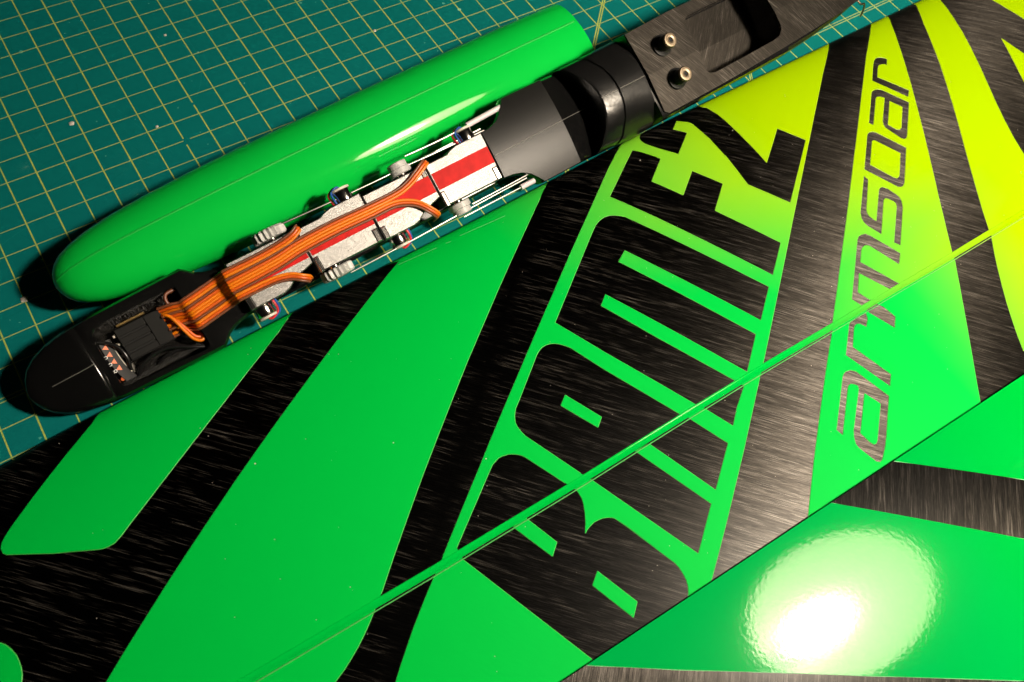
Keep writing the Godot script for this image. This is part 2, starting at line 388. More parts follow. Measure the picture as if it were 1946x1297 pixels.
func make_materials() -> void:
	var st := strands(1024, 512, 3)
	var st2 := strands(512, 256, 19, 0.4, 0.052, 0.5)
	var grain := noise_tex(512, 0.05, true, 3.0, 5, 5)
	var fine := noise_tex(512, 0.22, true, 3.0, 3, 9)
	var peel := noise_tex(512, 0.06, true, 2.0, 2, 21)
	var patchy := Gradient.new()
	patchy.set_color(0, Color(0.85, 0.85, 0.85))
	patchy.set_color(1, Color(1, 1, 1))
	var cloud := noise_tex(512, 0.012, false, 1.0, 5, 33, patchy)

	var m := mat("mat_rubber", Color.WHITE, 0.62)
	m.albedo_texture = mat_print()
	m.normal_enabled = true
	m.normal_texture = fine
	m.normal_scale = 0.04
	m.metallic_specular = 0.25
	m = mat("mat_ink", lin(0.38, 0.47, 0.08), 0.6)
	m = mat("mat_ink_pale", lin(0.32, 0.42, 0.11), 0.6)

	m = mat("paint", Color.WHITE, 0.5)
	m.vertex_color_use_as_albedo = true
	m.metallic_specular = 0.12
	m.normal_enabled = true
	m.normal_texture = grain
	m.normal_scale = 0.05
	m = mat("paint_gloss", Color.WHITE, 0.075)
	m.vertex_color_use_as_albedo = true
	m.normal_enabled = true
	m.normal_texture = peel
	m.normal_scale = 0.03
	m = mat("paint_edge", Color.WHITE, 0.5)
	m.vertex_color_use_as_albedo = true
	m = mat("cone_paint", lin(0.002, 0.50, 0.05), 0.6)
	m.metallic_specular = 0.1
	m.clearcoat_enabled = true
	m.clearcoat_roughness = 0.055
	mat("scratch", lin(0.16, 0.58, 0.24), 0.6)
	m = mat("cone_seam", lin(0.003, 0.42, 0.042), 0.5)

	m = mat("carbon", lin(0.80, 0.755, 0.70), 0.41, 1.0)
	m.albedo_texture = st[0]
	m.metallic_texture = st[2]
	m.normal_enabled = true
	m.normal_texture = st[1]
	m.normal_scale = 0.14
	m.anisotropy_enabled = true
	m.anisotropy = 0.95
	m.clearcoat_enabled = true
	m.clearcoat = 0.15
	m.clearcoat_roughness = 0.28

	m = mat("black_shell", lin(0.0045, 0.0045, 0.0045), 0.16)
	m.normal_enabled = true
	m.normal_texture = grain
	m.normal_scale = 0.03
	m = mat("satin_shell", lin(0.006, 0.006, 0.006), 0.24)
	m.normal_enabled = true
	m.normal_texture = grain
	m.normal_scale = 0.06
	m = mat("deck_cloth", lin(0.006, 0.006, 0.0055), 0.32)
	m.metallic_specular = 0.31
	m.normal_enabled = true
	m.normal_texture = weave()
	m.normal_scale = 0.14
	m = mat("lining", lin(0.014, 0.013, 0.011), 0.26)
	m.metallic_specular = 1.0
	m.normal_enabled = true
	m.normal_texture = noise_tex(512, 0.05, true, 26.0, 4, 17)
	m.normal_scale = 2.0
	m = mat("saddle_carbon", lin(1.0, 0.93, 0.85), 0.5, 1.0)
	m.albedo_texture = st2[0]
	m.metallic_texture = st2[2]
	m.normal_enabled = true
	m.normal_texture = st2[1]
	m.normal_scale = 0.25
	m = mat("seam_ridge", lin(0.13, 0.125, 0.115), 0.3)
	m = mat("black_plastic", lin(0.008, 0.008, 0.0075), 0.65)
	m.metallic_specular = 0.35
	m = mat("black_rubber", lin(0.008, 0.008, 0.008), 0.45)
	m = mat("coax_black", lin(0.008, 0.008, 0.008), 0.22)

	m = mat("servo_metal", lin(0.43, 0.42, 0.405), 0.39, 1.0)
	m.normal_enabled = true
	m.normal_texture = noise_tex(512, 0.45, true, 8.0, 1, 41)
	m.normal_scale = 0.10
	var grit := Gradient.new()
	grit.set_color(0, Color(0.5, 0.5, 0.5))
	grit.set_color(1, Color(1, 1, 1))
	m.albedo_texture = noise_tex(512, 0.30, false, 1.0, 1, 43, grit)
	m = mat("red_sticker", lin(0.62, 0.014, 0.012), 0.5)
	m.metallic_specular = 0.2
	m.albedo_texture = cloud
	m = mat("chrome", lin(0.72, 0.69, 0.64), 0.14, 1.0)
	m = mat("steel", lin(0.21, 0.165, 0.115), 0.42, 1.0)
	mat("rod_steel", lin(0.50, 0.49, 0.47), 0.3, 1.0)
	m = mat("dark_gap", lin(0.004, 0.004, 0.004), 0.8)
	m = mat("nylon", lin(0.50, 0.495, 0.48), 0.42)
	m.backlight_enabled = true
	m.backlight = Color(0.35, 0.35, 0.33)
	m = mat("teflon", lin(0.66, 0.60, 0.62), 0.4)
	m = mat("cap_white", lin(0.62, 0.58, 0.50), 0.45)
	m = mat("wire_brown", lin(0.17, 0.055, 0.025), 0.38)
	m = mat("wire_red", lin(0.60, 0.095, 0.006), 0.36)
	m = mat("wire_orange", lin(0.72, 0.18, 0.004), 0.36)
	m = mat("wire_scarlet", lin(0.60, 0.03, 0.04), 0.38)
	m = mat("wire_blue", lin(0.02, 0.09, 0.36), 0.38)
	m = mat("card_black", lin(0.008, 0.008, 0.008), 0.6)
	m = mat("print_orange", lin(0.80, 0.17, 0.05), 0.5)
	m = mat("print_white", lin(0.6, 0.6, 0.58), 0.5)
	m = mat("solder", lin(0.55, 0.52, 0.46), 0.3, 1.0)
	m = mat("brass", lin(0.60, 0.42, 0.16), 0.35, 1.0)

	m = mat("lamp_white", lin(0.22, 0.207, 0.175), 0.7)
	m = mat("lamp_shell", lin(0.05, 0.05, 0.05), 0.4)
	m = mat("lamp_glow", Color.WHITE, 0.5)
	m.emission_enabled = true
	m.emission = Color(1.0, 0.90, 0.76)
	m.emission_energy_multiplier = 14.0


func weave() -> ImageTexture:
	var s := 256
	var b := PackedByteArray()
	b.resize(s * s)
	rng.seed = 5
	for y in s:
		for x in s:
			var h := 0.5 + 0.25 * sin(x * TAU / 8.0) * sin(y * TAU / 8.0) + rng.randf_range(-0.2, 0.2)
			b[y * s + x] = int(255 * clampf(h, 0, 1))
	var im := Image.create_from_data(s, s, false, Image.FORMAT_L8, b)
	im.convert(Image.FORMAT_RGBA8)
	im.bump_map_to_normal_map(2.5)
	return ImageTexture.create_from_image(im)


# ---------------------------------------------------------------- the scene
func _ready() -> void:
	rng.seed = 1
	var cam := Camera3D.new()
	cam.name = "camera"
	cam.transform = Transform3D(Basis(Vector3(0.828197, 0.105836, 0.550353), Vector3(0.448868, 0.462725, -0.764462), Vector3(-0.335570, 0.880162, 0.335721)).orthonormalized(), Vector3(1.665, 230.276, 310.594) * MM)
	cam.fov = 47.96
	cam.near = 0.02
	cam.far = 20.0
	cam.current = true
	var lens := CameraAttributesPhysical.new()
	lens.frustum_focal_length = 26.97
	lens.frustum_focus_distance = 0.265
	lens.frustum_near = 0.02
	lens.frustum_far = 20.0
	lens.exposure_aperture = 24.0
	cam.attributes = lens
	add_child(cam)
	cam.fov = 47.96

	var env := Environment.new()
	env.background_mode = Environment.BG_COLOR
	env.background_color = lin(0.0035, 0.0032, 0.003)
	env.tonemap_mode = Environment.TONE_MAPPER_LINEAR
	env.tonemap_exposure = 1.0
	env.sdfgi_enabled = true
	env.ssao_enabled = true
	env.ssil_enabled = true
	var we := WorldEnvironment.new()
	we.name = "surroundings"
	we.environment = env
	add_child(we)

	make_materials()
	desk_lamp()
	cutting_mat()
	wing()
	second_wing()
	nose_cone()
	fuselage()


# The lamp stands beyond the right edge of the picture: its reflection is the oval glare on the lower wing.
func desk_lamp() -> void:
	var bulb := Vector3(309.37860, 402.93480, 448.33526)
	var mouth := Vector3(316.41480, 352.12768, 431.71062)
	var axis := (mouth - bulb).normalized()
	var lamp := thing("desk_lamp", "desk lamp outside the picture, mirrored as the oval glare on the lower wing", "lamp")
	var s := Soup.new()
	var len := bulb.distance_to(mouth)
	lathe(s, bulb, axis, [Vector2(20, -52), Vector2(44, -46), Vector2(66, -30), Vector2(82, -6), Vector2(92, len * 0.5), Vector2(87, len), Vector2(87 + 1.5, len), Vector2(93.5, len * 0.5), Vector2(83.5, -7), Vector2(67, -31.5), Vector2(44.5, -47.5), Vector2(20, -54)], 48)
	part("shade", s, mats.lamp_white, lamp)
	s = Soup.new()
	lathe(s, bulb, axis, [Vector2(0.01, 22), Vector2(9, 20), Vector2(16, 15), Vector2(21, 6), Vector2(22, -3), Vector2(20, -12), Vector2(14, -28), Vector2(13, -44), Vector2(0.01, -44)], 32)
	part("bulb", s, mats.lamp_glow, lamp)
	s = Soup.new()
	lathe(s, bulb, axis, [Vector2(0.01, -45), Vector2(19, -45), Vector2(19, -90), Vector2(8, -96), Vector2(0.01, -96)], 24)
	part("socket", s, mats.lamp_shell, lamp)
	s = Soup.new()
	var back := bulb - axis * 90.0
	tube(s, [back, back + Vector3(60, 60, 10), Vector3(520, 330, 430), Vector3(560, 20, 400)], 7.0, 10)
	part("arm", s, mats.lamp_shell, lamp)
	s = Soup.new()
	lathe(s, Vector3(560, -2, 400), Vector3.UP, [Vector2(0.01, 0), Vector2(80, 0), Vector2(80, 14), Vector2(72, 20), Vector2(0.01, 22)], 40)
	part("base", s, mats.lamp_shell, lamp)
	var l := OmniLight3D.new()
	l.name = "bulb_light"
	l.position = bulb * MM
	l.light_color = Color(1.0, 0.94, 0.86)
	l.light_energy = 0.37
	l.light_size = 0.023
	l.omni_range = 8.0
	l.omni_attenuation = 2.0
	l.shadow_enabled = true
	lamp.add_child(l)


func line_sheet(s: Soup, a: Vector2, b: Vector2, w: float, y: float) -> void:
	var d := (b - a).normalized()
	var n := Vector2(-d.y, d.x) * w * 0.5
	var f := func(p: Vector2) -> Vector3: return Vector3(p.x, y, p.y)
	s.flat(f.call(a + n), f.call(b + n), f.call(b - n), Vector3.UP)
	s.flat(f.call(a + n), f.call(b - n), f.call(a - n), Vector3.UP)


func cutting_mat() -> void:
	var mt := thing("cutting_mat", "worn teal cutting mat with a yellow printed grid under the model parts", "cutting mat")
	var s := Soup.new()
	var x0 := -190.0; var z0 := -110.0; var x1 := 420.0; var z1 := 440.0
	var o := rect(x0, z0, x1, z1)
	prism(s, o, -3.0, 0.0, 0.4)
	for i in s.v.size():
		s.uv[i] = Vector2((s.v[i].x - x0) / 410.0, (s.v[i].z - z0) / 410.0)
	part("rubber_sheet", s, mats.mat_rubber, mt)
	for u in range(-12, 41):
		s = Soup.new()
		var x := u * 10.0
		var w := 0.45 + 0.04 * sin(u * 2.1)
		if u == 3:	# worn away at one crossing
			line_sheet(s, Vector2(x, -100), Vector2(x, 89.0), w, 0.012)
			line_sheet(s, Vector2(x, 92.2), Vector2(x, 190), w, 0.012)
		elif u == 4:
			line_sheet(s, Vector2(x, -100), Vector2(x, 73.6), w, 0.012)
			line_sheet(s, Vector2(x, 75.0), Vector2(x, 190), w, 0.012)
		else:
			line_sheet(s, Vector2(x, -100), Vector2(x, 230 if u < -2 else 200), w, 0.012)
		part("grid_line", s, mats.mat_ink, mt)
	for v in range(-8, 22):
		s = Soup.new()
		var z := v * 10.0
		var w := 0.37 + 0.03 * sin(v * 1.7)
		if v == 9:
			line_sheet(s, Vector2(-180, z), Vector2(29.6, z), w, 0.02)
			line_sheet(s, Vector2(32.2, z), Vector2(400, z), w, 0.02)
		else:
			line_sheet(s, Vector2(-180, z), Vector2(400, z), w, 0.02)
		if v == 16:	# the main row is a double line
			line_sheet(s, Vector2(-180, z + 1.3), Vector2(400, z + 1.3), w, 0.02)
		part("grid_line", s, mats.mat_ink_pale, mt)
	s = Soup.new()
	for k in 2:
		line_sheet(s, Vector2(301.5 - k * 1.3, 20), Vector2(131.5 - k * 1.3, 190), 0.5, 0.028)
	part("diagonal_line", s, mats.mat_ink, mt)
	s = Soup.new()
	for k in 2:
		line_sheet(s, Vector2(270.0 - k * 1.0, 141), Vector2(238.0 - k * 1.0, 190), 0.45, 0.028)
	part("diagonal_line", s, mats.mat_ink, mt)
	rng.seed = 77
	for c in [Vector3(-2, 63.5, 0.9), Vector3(-40, 129, 1.1), Vector3(121, 70, 0.6), Vector3(252, 172, 1.0), Vector3(45, 35, 0.5), Vector3(24, 79, 0.5)]:
		s = Soup.new()	# crumbs of dried filler
		lathe(s, Vector3(c.x, 0, c.y), Vector3.UP, [Vector2(c.z, 0.0), Vector2(c.z * 0.9, 0.15), Vector2(c.z * 0.5, 0.3), Vector2(0.01, 0.34)], 9, 0.25, 80)
		part("filler_crumb", s, mats.cap_white, mt)


# ---- the wing: LE and hinge as curves, f = 0 at the leading edge, 1 at the hinge, 2 at the trailing edge
var le_x := PackedFloat32Array([-170, -130, -95, -71.6, -51.4, -39.6, -30.6, 2, 32, 56, 70, 103, 137, 182, 207, 247, 296, 355, 440])
var le_z := PackedFloat32Array([204.6, 193.6, 187.1, 183.6, 181.5, 180.8, 180.5, 178.9, 177.6, 176.9, 176.5, 175.4, 173.9, 171.8, 171.3, 170.8, 170.4, 170.0, 169.6])
var hinge_x := PackedFloat32Array([-200, -28, 30, 80, 120, 155, 193, 220, 252, 297, 440])
var hinge_z := PackedFloat32Array([272, 273.2, 275.2, 276.3, 276.6, 277.2, 278.4, 279.2, 280.2, 281.2, 284])


func curve(xs: PackedFloat32Array, ys: PackedFloat32Array, x: float) -> float:
	for i in range(1, xs.size()):
		if x <= xs[i] or i == xs.size() - 1:
			return lerpf(ys[i - 1], ys[i], (x - xs[i - 1]) / (xs[i] - xs[i - 1]))
	return ys[-1]


func thick(f: float) -> float:
	var t := clampf(f, 0.0, 1.0) * 0.62
	var e := 2.2 * (1 - t) + 0.6 * t + 75.2 * (0.2969 * sqrt(t) - 0.126 * t - 0.3516 * t * t + 0.2843 * t * t * t - 0.1015 * t * t * t * t)
	return e if f <= 1.0 else e + (f - 1.0) * (3.0 - e)


func to_f(x: float, z: float) -> Vector2:
	var l := curve(le_x, le_z, x)
	var h := curve(hinge_x, hinge_z, x)
	var f := (z - l) / (h - l)
	return Vector2(x, f if f <= 1.0 else 1.0 + (z - h) / 64.0)


func on_wing(p: Vector2, lift := 0.0) -> Vector3:
	var f := p.y
	var l := curve(le_x, le_z, p.x)
	var h := curve(hinge_x, hinge_z, p.x)
	return Vector3(p.x, thick(f) + lift, lerpf(l, h, f) if f <= 1.0 else h + (f - 1.0) * 64.0)


func wing_normal(f: float) -> Vector3:
	var w := 0.0015
	var a := maxf(f - w, 0.0); var b := f + w
	if f <= 1.0:
		b = minf(b, 1.0)
	else:
		a = maxf(a, 1.00001)
	var dy := thick(b) - thick(a)
	return Vector3(0, (b - a) * (102.0 if f <= 1.0 else 64.0), -dy).normalized()


func wing_uv(p: Vector3) -> Vector2:
	var d := Vector2(0.67, 0.742)	# the fibres run slantwise to the leading edge
	var q := Vector2(p.x, p.z)
	return Vector2(q.dot(Vector2(-d.y, d.x)) / 42.0, q.dot(d) / 110.0)


func paint_tone(p: Vector3, f: float) -> Color:
	var g: float
	if f <= 1.0:
		g = smoothstep(-45.0, 85.0, (p.x - 152.0) * 0.9 - maxf(0.0, p.z - 212.0) * 1.30 + maxf(0.0, p.z - 262.0) * 2.0)
	else:
		g = smoothstep(-40.0, 36.0, p.x - 258.0 + (p.z - 290.0) * 0.2)
	return Color(0.001, 0.475, 0.052).lerp(Color(0.305, 0.50, 0.0), g)


func sub_polygon(raw: Array) -> PackedVector2Array:
	var pts := PackedVector2Array()
	var k := raw.size() / 2
	for i in k:
		var a := Vector2(raw[2 * i], raw[2 * i + 1])
		var b := Vector2(raw[2 * ((i + 1) % k)], raw[2 * ((i + 1) % k) + 1])
		var n := maxi(1, int(a.distance_to(b) / 6.0))
		for j in n:
			var q := a.lerp(b, float(j) / n)
			pts.append(to_f(q.x, q.y))
	return pts


func drape(s: Soup, poly: PackedVector2Array, lift: float, painted: bool) -> void:
	var idx := Geometry2D.triangulate_polygon(poly)
	for i in range(0, idx.size(), 3):
		var t := []
		for k in 3:
			var q := poly[idx[i + k]]
			var p := on_wing(q, lift)
			t.append([p, wing_normal(q.y), wing_uv(p), paint_tone(p, q.y) if painted else Color.WHITE])
		s.tri(t[0][0], t[1][0], t[2][0], t[0][1], t[1][1], t[2][1], t[0][2], t[1][2], t[2][2], t[0][3], t[1][3], t[2][3])


func box_of(p: PackedVector2Array) -> Rect2:
	var r := Rect2(p[0], Vector2.ZERO)
	for q in p:
		r = r.expand(q)
	return r


func wing() -> void:
	var w := thing("glider_wing", "green and lime wing panel with bare carbon bands and black lettering, lying across the picture", "wing")
	var black := {}
	for key in ["band_tip", "band_left", "two", "f", "m", "a_big", "b_big", "band_mid", "band_right", "band_far", "r2", "a2", "o", "s", "m2", "r", "a"]:
		black[key] = [sub_polygon(outlines[key])]
	for h in [["a_big", "hole_ba"], ["b_big", "hole_b1"], ["b_big", "hole_b2"], ["a2", "hole_a2"], ["o", "hole_o"], ["a", "hole_a"]]:
		black[h[0]].append(sub_polygon(outlines[h[1]]))
	var boxes := {}
	for key in black:
		boxes[key] = box_of(black[key][0])
	var fs_main := [0.0, 0.002, 0.006, 0.012, 0.022, 0.036, 0.055]
	for i in range(1, 25):
		fs_main.append(0.055 + 0.945 * i / 24.0)
	var fs_flap := []
	for i in 9:
		fs_flap.append(1.00001 + 0.99999 * i / 8.0)
	var flap := Node3D.new()
	var paints := [Soup.new(), Soup.new()]
	var bare := {}
	var side := 0
	for fs in [fs_main, fs_flap]:
		for i in fs.size() - 1:
			for c in 50:
				var xa := -170.0 + 12.0 * c
				var cell := rect(xa, fs[i], xa + 12.0, fs[i + 1])
				var cr := Rect2(xa, fs[i], 12.0, fs[i + 1] - fs[i])
				var pieces: Array[PackedVector2Array] = [cell]
				for key in black:
					if not boxes[key].intersects(cr):
						continue
					# Geometry2D works on a coarse grid, so f is stretched to about millimetres
					var inside := stretched(Geometry2D.intersect_polygons(stretch(cell, 100.0), stretch(black[key][0], 100.0)))
					for h in range(1, black[key].size()):
						var cut: Array[PackedVector2Array] = []
						for q in inside:
							for r in stretched(Geometry2D.clip_polygons(stretch(q, 100.0), stretch(black[key][h], 100.0))):
								cut.append(r)
						inside = cut
					if inside.is_empty():
						continue
					if not bare.has([key, side]):
						bare[[key, side]] = Soup.new()
					for q in inside:
						drape(bare[[key, side]], q, 0.0, false)
					var left: Array[PackedVector2Array] = []
					for q in pieces:
						var rest: Array[PackedVector2Array] = [q]
						for k in inside:
							var next: Array[PackedVector2Array] = []
							for r in rest:
								for t in stretched(Geometry2D.clip_polygons(stretch(r, 100.0), stretch(k, 100.0))):
									if not Geometry2D.is_polygon_clockwise(t):
										next.append(t)
							rest = next
						left.append_array(rest)
					pieces = left
				for q in pieces:
					drape(paints[side], q, 0.09, true)
		side += 1
	var skin := part("painted_skin", paints[0], mats.paint, w)
	var flap_part := part("flap", paints[1], mats.paint, w, "painted flap behind the hinge line of the wing")
	var word := ["two", "f", "m", "a_big", "b_big", "r2", "a2", "o", "s", "m2", "r", "a"]
	for key in bare:
		var lettering: bool = key[0] in word
		part("letter" if lettering else "carbon_band", bare[key], mats.carbon, w if key[1] == 0 else flap_part)
	# rims of the paint film round every bare patch
	for key in black:
		for k in black[key].size():
			var rims := [Soup.new(), Soup.new()]
			var p: PackedVector2Array = black[key][k]
			for i in p.size():
				var a := p[i]
				var b := p[(i + 1) % p.size()]
				if a.y < 0.004 or b.y < 0.004 or a.y > 1.99 or b.y > 1.99:
					continue
				var sd := 0 if a.y <= 1.0 and b.y <= 1.0 else 1
				if sd == 1 and (a.y < 1.0 or b.y < 1.0):
					continue
				var pa := on_wing(a, 0.09); var pb := on_wing(b, 0.09)
				var d := (pb - pa).normalized()
				var n := Vector3(-d.z, 0, d.x)
				var mid := to_f((pa.x + pb.x) / 2 + n.x * 0.3, (pa.z + pb.z) / 2 + n.z * 0.3)
				var is_in := Geometry2D.is_point_in_polygon(mid, p)
				if k > 0:
					is_in = not is_in
				if not is_in:
					n = -n
				var tone := paint_tone(pa, a.y).lerp(Color(0.55, 0.62, 0.25), 0.12)
				var up := (Vector3.UP + n * 0.9).normalized()
				var qa := pa + n * 0.16 - Vector3(0, 0.088, 0); var qb := pb + n * 0.16 - Vector3(0, 0.088, 0)
				rims[sd].tri(pa, pb, qb, up, up, up, Vector2.ZERO, Vector2.ZERO, Vector2.ZERO, tone, tone, tone)
				rims[sd].tri(pa, qb, qa, up, up, up, Vector2.ZERO, Vector2.ZERO, Vector2.ZERO, tone, tone, tone)
			for sd in 2:
				if rims[sd].v.size():
					part("paint_rim", rims[sd], mats.paint_edge, w if sd == 0 else flap_part)
	# hinge: the sealing lip between wing and flap, with the gap behind it
	var lip := Soup.new()
	var gap := Soup.new()
	var edge := Soup.new()
	var sec := [Vector2(-1.35, 0.0), Vector2(-1.2, 0.25), Vector2(-1.0, 0.27), Vector2(-0.8, 0.2), Vector2(0.55, 0.06), Vector2(0.8, 0.16), Vector2(0.95, 0.16), Vector2(1.05, -0.2)]
	var rows := []
	var grow := []
	var erow := []
	for i in 100:
		var x := -170.0 + 6.0 * i
		var z := curve(hinge_x, hinge_z, x)
		var y := thick(1.0)
		var row := []
		for q in sec:
			row.append(Vector3(x, y + q.y, z + q.x))
		rows.append(row)
		grow.append([Vector3(x, y - 0.3, z + 1.05), Vector3(x, y + 0.10 , z + 1.45)])
		erow.append([Vector3(x, y - 0.2, z + 1.42), Vector3(x, y + 0.12, z + 1.5), Vector3(x, y + 0.12, z + 1.72), Vector3(x, y - 0.2, z + 1.8)])
	grid(lip, rows, 1.0, 60)
	for i in lip.v.size():
		lip.c[i] = paint_tone(lip.v[i], 1.0 if lip.v[i].x < 200 else 0.99)
		if lip.n[i].y < 0:
			lip.n[i] = -lip.n[i]
	part("hinge_lip", fix(lip), mats.paint_gloss, w)
	grid(gap, grow, 1.0)
	part("hinge_gap", fix(gap), mats.dark_gap, w)
	grid(edge, erow, 1.0)
	edge = fix(edge)
	for i in edge.v.size():
		edge.c[i] = paint_tone(edge.v[i], 1.5).lerp(Color(0.4, 0.4, 0.3), 0.2)
	part("flap_edge", edge, mats.paint_edge, flap_part)
	for q in [[Vector2(94.5, 180.3), Vector2(113.6, 181.1)], [Vector2(69.9, 180.0), Vector2(84.8, 180.7)], [Vector2(88.5, 180.6), Vector2(90.5, 180.9)]]:
		var sc := Soup.new()
		var n: Vector2 = (q[1] - q[0]).orthogonal().normalized() * 0.09
		for i in 8:
			var a: Vector2 = q[0].lerp(q[1], i / 8.0); var b: Vector2 = q[0].lerp(q[1], (i + 0.93) / 8.0)
			var c := [on_wing(to_f(a.x - n.x, a.y - n.y), 0.12), on_wing(to_f(b.x - n.x, b.y - n.y), 0.12), on_wing(to_f(b.x + n.x, b.y + n.y), 0.12), on_wing(to_f(a.x + n.x, a.y + n.y), 0.12)]
			sc.flat(c[0], c[1], c[2], Vector3.UP)
			sc.flat(c[0], c[2], c[3], Vector3.UP)
		part("scratch", sc, mats.scratch, w)
	var dust := Soup.new()
	rng.seed = 91
	for k in 190:
		var q := to_f(rng.randf_range(-60, 330), rng.randf_range(180, 330))
		var p := on_wing(q, 0.14)
		var r := rng.randf_range(0.05, 0.13) * (2.0 if rng.randf() < 0.06 else 1.0)
		for i in 5:
			var a := TAU * i / 5.0; var b := TAU * (i + 1) / 5.0
			dust.flat(p + Vector3(0, 0.05, 0), p + Vector3(cos(a), 0, sin(a)) * r, p + Vector3(cos(b), 0, sin(b)) * r, Vector3.UP)
	part("dust", dust, mats.cap_white, w).set_meta("kind", "stuff")
	# underside
	var under := Soup.new()
	var ur := []
	for i in 41:
		var x := -170.0 + 15.0 * i
		var l := curve(le_x, le_z, x)
		var h := curve(hinge_x, hinge_z, x)
		ur.append([Vector3(x, 2.2, l), Vector3(x, 1.2, l + 0.6), Vector3(x, 0.6, l + 3.0), Vector3(x, 0.45, l + 25), Vector3(x, 0.5, h), Vector3(x, 2.6, h + 64), Vector3(x, 3.0, h + 64)])
	grid(under, ur, -1.0)
	part("underside", under, mats.black_shell, w)
	flap.free()


func stretch(p: PackedVector2Array, k: float) -> PackedVector2Array:
	var o := PackedVector2Array()
	for q in p:
		o.append(Vector2(q.x, q.y * k))
	return o


func stretched(l: Array[PackedVector2Array]) -> Array[PackedVector2Array]:
	var o: Array[PackedVector2Array] = []
	for p in l:
		o.append(stretch(p, 0.01))
	return o


func fix(s: Soup) -> Soup:	# triangles turned to agree with their upward normals
	var o := Soup.new()
	for i in range(0, s.v.size(), 3):
		var f := 1.0 if s.n[i].y >= 0 else -1.0
		o.tri(s.v[i], s.v[i + 1], s.v[i + 2], s.n[i] * f, s.n[i + 1] * f, s.n[i + 2] * f, s.uv[i], s.uv[i + 1], s.uv[i + 2], s.c[i], s.c[i + 1], s.c[i + 2])
	return o


# ---- the other wing panel, its thin trailing edge laid over the first one's flap
func second_wing() -> void:
	var e := Vector3(0.99884, 0, 0.0481)
	var q := Vector3(-0.0481, 0, 0.99884)
	var slope := 0.025
	var w := thing("second_wing", "glossy green wing panel with a carbon band and the lamp's glare, lower right", "wing", Transform3D(Basis(e, Vector3.UP, q), Vector3(52.08, 5.5, 319.39) * MM))
	var top := func(l: float, d: float) -> Vector3: return Vector3(l, slope * minf(d, 72.0) - 0.0013 * pow(minf(d, 72.0), 2), d)
	var outl := [outlines["w2_band"], outlines["w2_strip"]]
	var paint := Soup.new()
	var bands := [Soup.new(), Soup.new()]
	for i in 26:
		for c in 34:
			var d0 := 8.0 * i
			var l0 := -120.0 + 14.0 * c
			var cell := rect(l0, d0, l0 + 14.0, d0 + 8.0)
			var pieces: Array[PackedVector2Array] = [cell]
			for b in 2:
				var poly := PackedVector2Array()
				for k in range(0, outl[b].size(), 2):
					poly.append(Vector2(outl[b][k], outl[b][k + 1]))
				for g in Geometry2D.intersect_polygons(cell, poly):
					sheet(bands[b], g, top, 0.0, false)
				var rest: Array[PackedVector2Array] = []
				for p in pieces:
					rest.append_array(Geometry2D.clip_polygons(p, poly))
				pieces = rest
			for p in pieces:
				sheet(paint, p, top, 0.09, true)
	part("painted_skin", paint, mats.paint_gloss, w)
	for b in 2:
		part("carbon_band", bands[b], mats.carbon, w)
	var rim := Soup.new()
	for b in 2:
		var o: Array = outl[b]
		for k in range(0, o.size(), 2):
			var a := Vector2(o[k], o[k + 1])
			var z := Vector2(o[(k + 2) % o.size()], o[(k + 3) % o.size()])
			if a.y < 0.6 and z.y < 0.6 or a.y > 190 or z.y > 190 or a.x > 330 or z.x > 330:
				continue
			if a.y < 0.0:
				a = a.lerp(z, -a.y / (z.y - a.y))
			elif z.y < 0.0:
				z = z.lerp(a, -z.y / (a.y - z.y))
			var n := (z - a).orthogonal().normalized() * 0.11
			var pa: Vector3 = top.call(a.x, a.y) + Vector3(0, 0.1, 0); var pz: Vector3 = top.call(z.x, z.y) + Vector3(0, 0.1, 0)
			for sg: float in [-1.0, 1.0]:
				var off := Vector3(n.x, 0, n.y) * sg
				var qa := pa + off - Vector3(0, 0.08, 0); var qz := pz + off - Vector3(0, 0.08, 0)
				var up := (Vector3.UP + off * 2.0).normalized()
				rim.tri(pa, pz, qz, up, up, up)
				rim.tri(pa, qz, qa, up, up, up)
	part("paint_rim", rim, mats.scratch, w)
	var un := Soup.new()
	var rows := []
	for c in 35:
		var l := -120.0 + 14.0 * c
		var r := [top.call(l, 0.0) + Vector3(0, 0.09, 0), top.call(l, 0.0) + Vector3(0, -0.6, 0.1)]
		for d in [60.0, 208.0]:
			r.append(top.call(l, d) - Vector3(0, 1.2, 0))
		rows.append(r)
	grid(un, rows, -1.0)
	part("underside", un, mats.black_shell, w)


func sheet(s: Soup, poly: PackedVector2Array, top: Callable, lift: float, painted: bool) -> void:
	var idx := Geometry2D.triangulate_polygon(poly)
	var fd := Vector2(-0.69, 0.72)
	for i in range(0, idx.size(), 3):
		var p := []; var n := []; var u := []; var c := []
		for k in 3:
			var q := poly[idx[i + k]]
			var a: Vector3 = top.call(q.x, q.y)
			var b: Vector3 = top.call(q.x, q.y + 0.1)
			n.append((b - a).cross(Vector3(1, 0, 0)).normalized())
			p.append(a + Vector3(0, lift, 0))
			u.append(Vector2(q.dot(Vector2(-fd.y, fd.x)) / 42.0 + 0.37, q.dot(fd) / 110.0) if not painted else q / 60.0)
			c.append(Color(0.001, 0.33, 0.062).lerp(Color(0.001, 0.385, 0.036), smoothstep(60.0, 190.0, q.x)) if painted else Color.WHITE)
		s.tri(p[0], p[1], p[2], n[0], n[1], n[2], u[0], u[1], u[2], c[0], c[1], c[2])


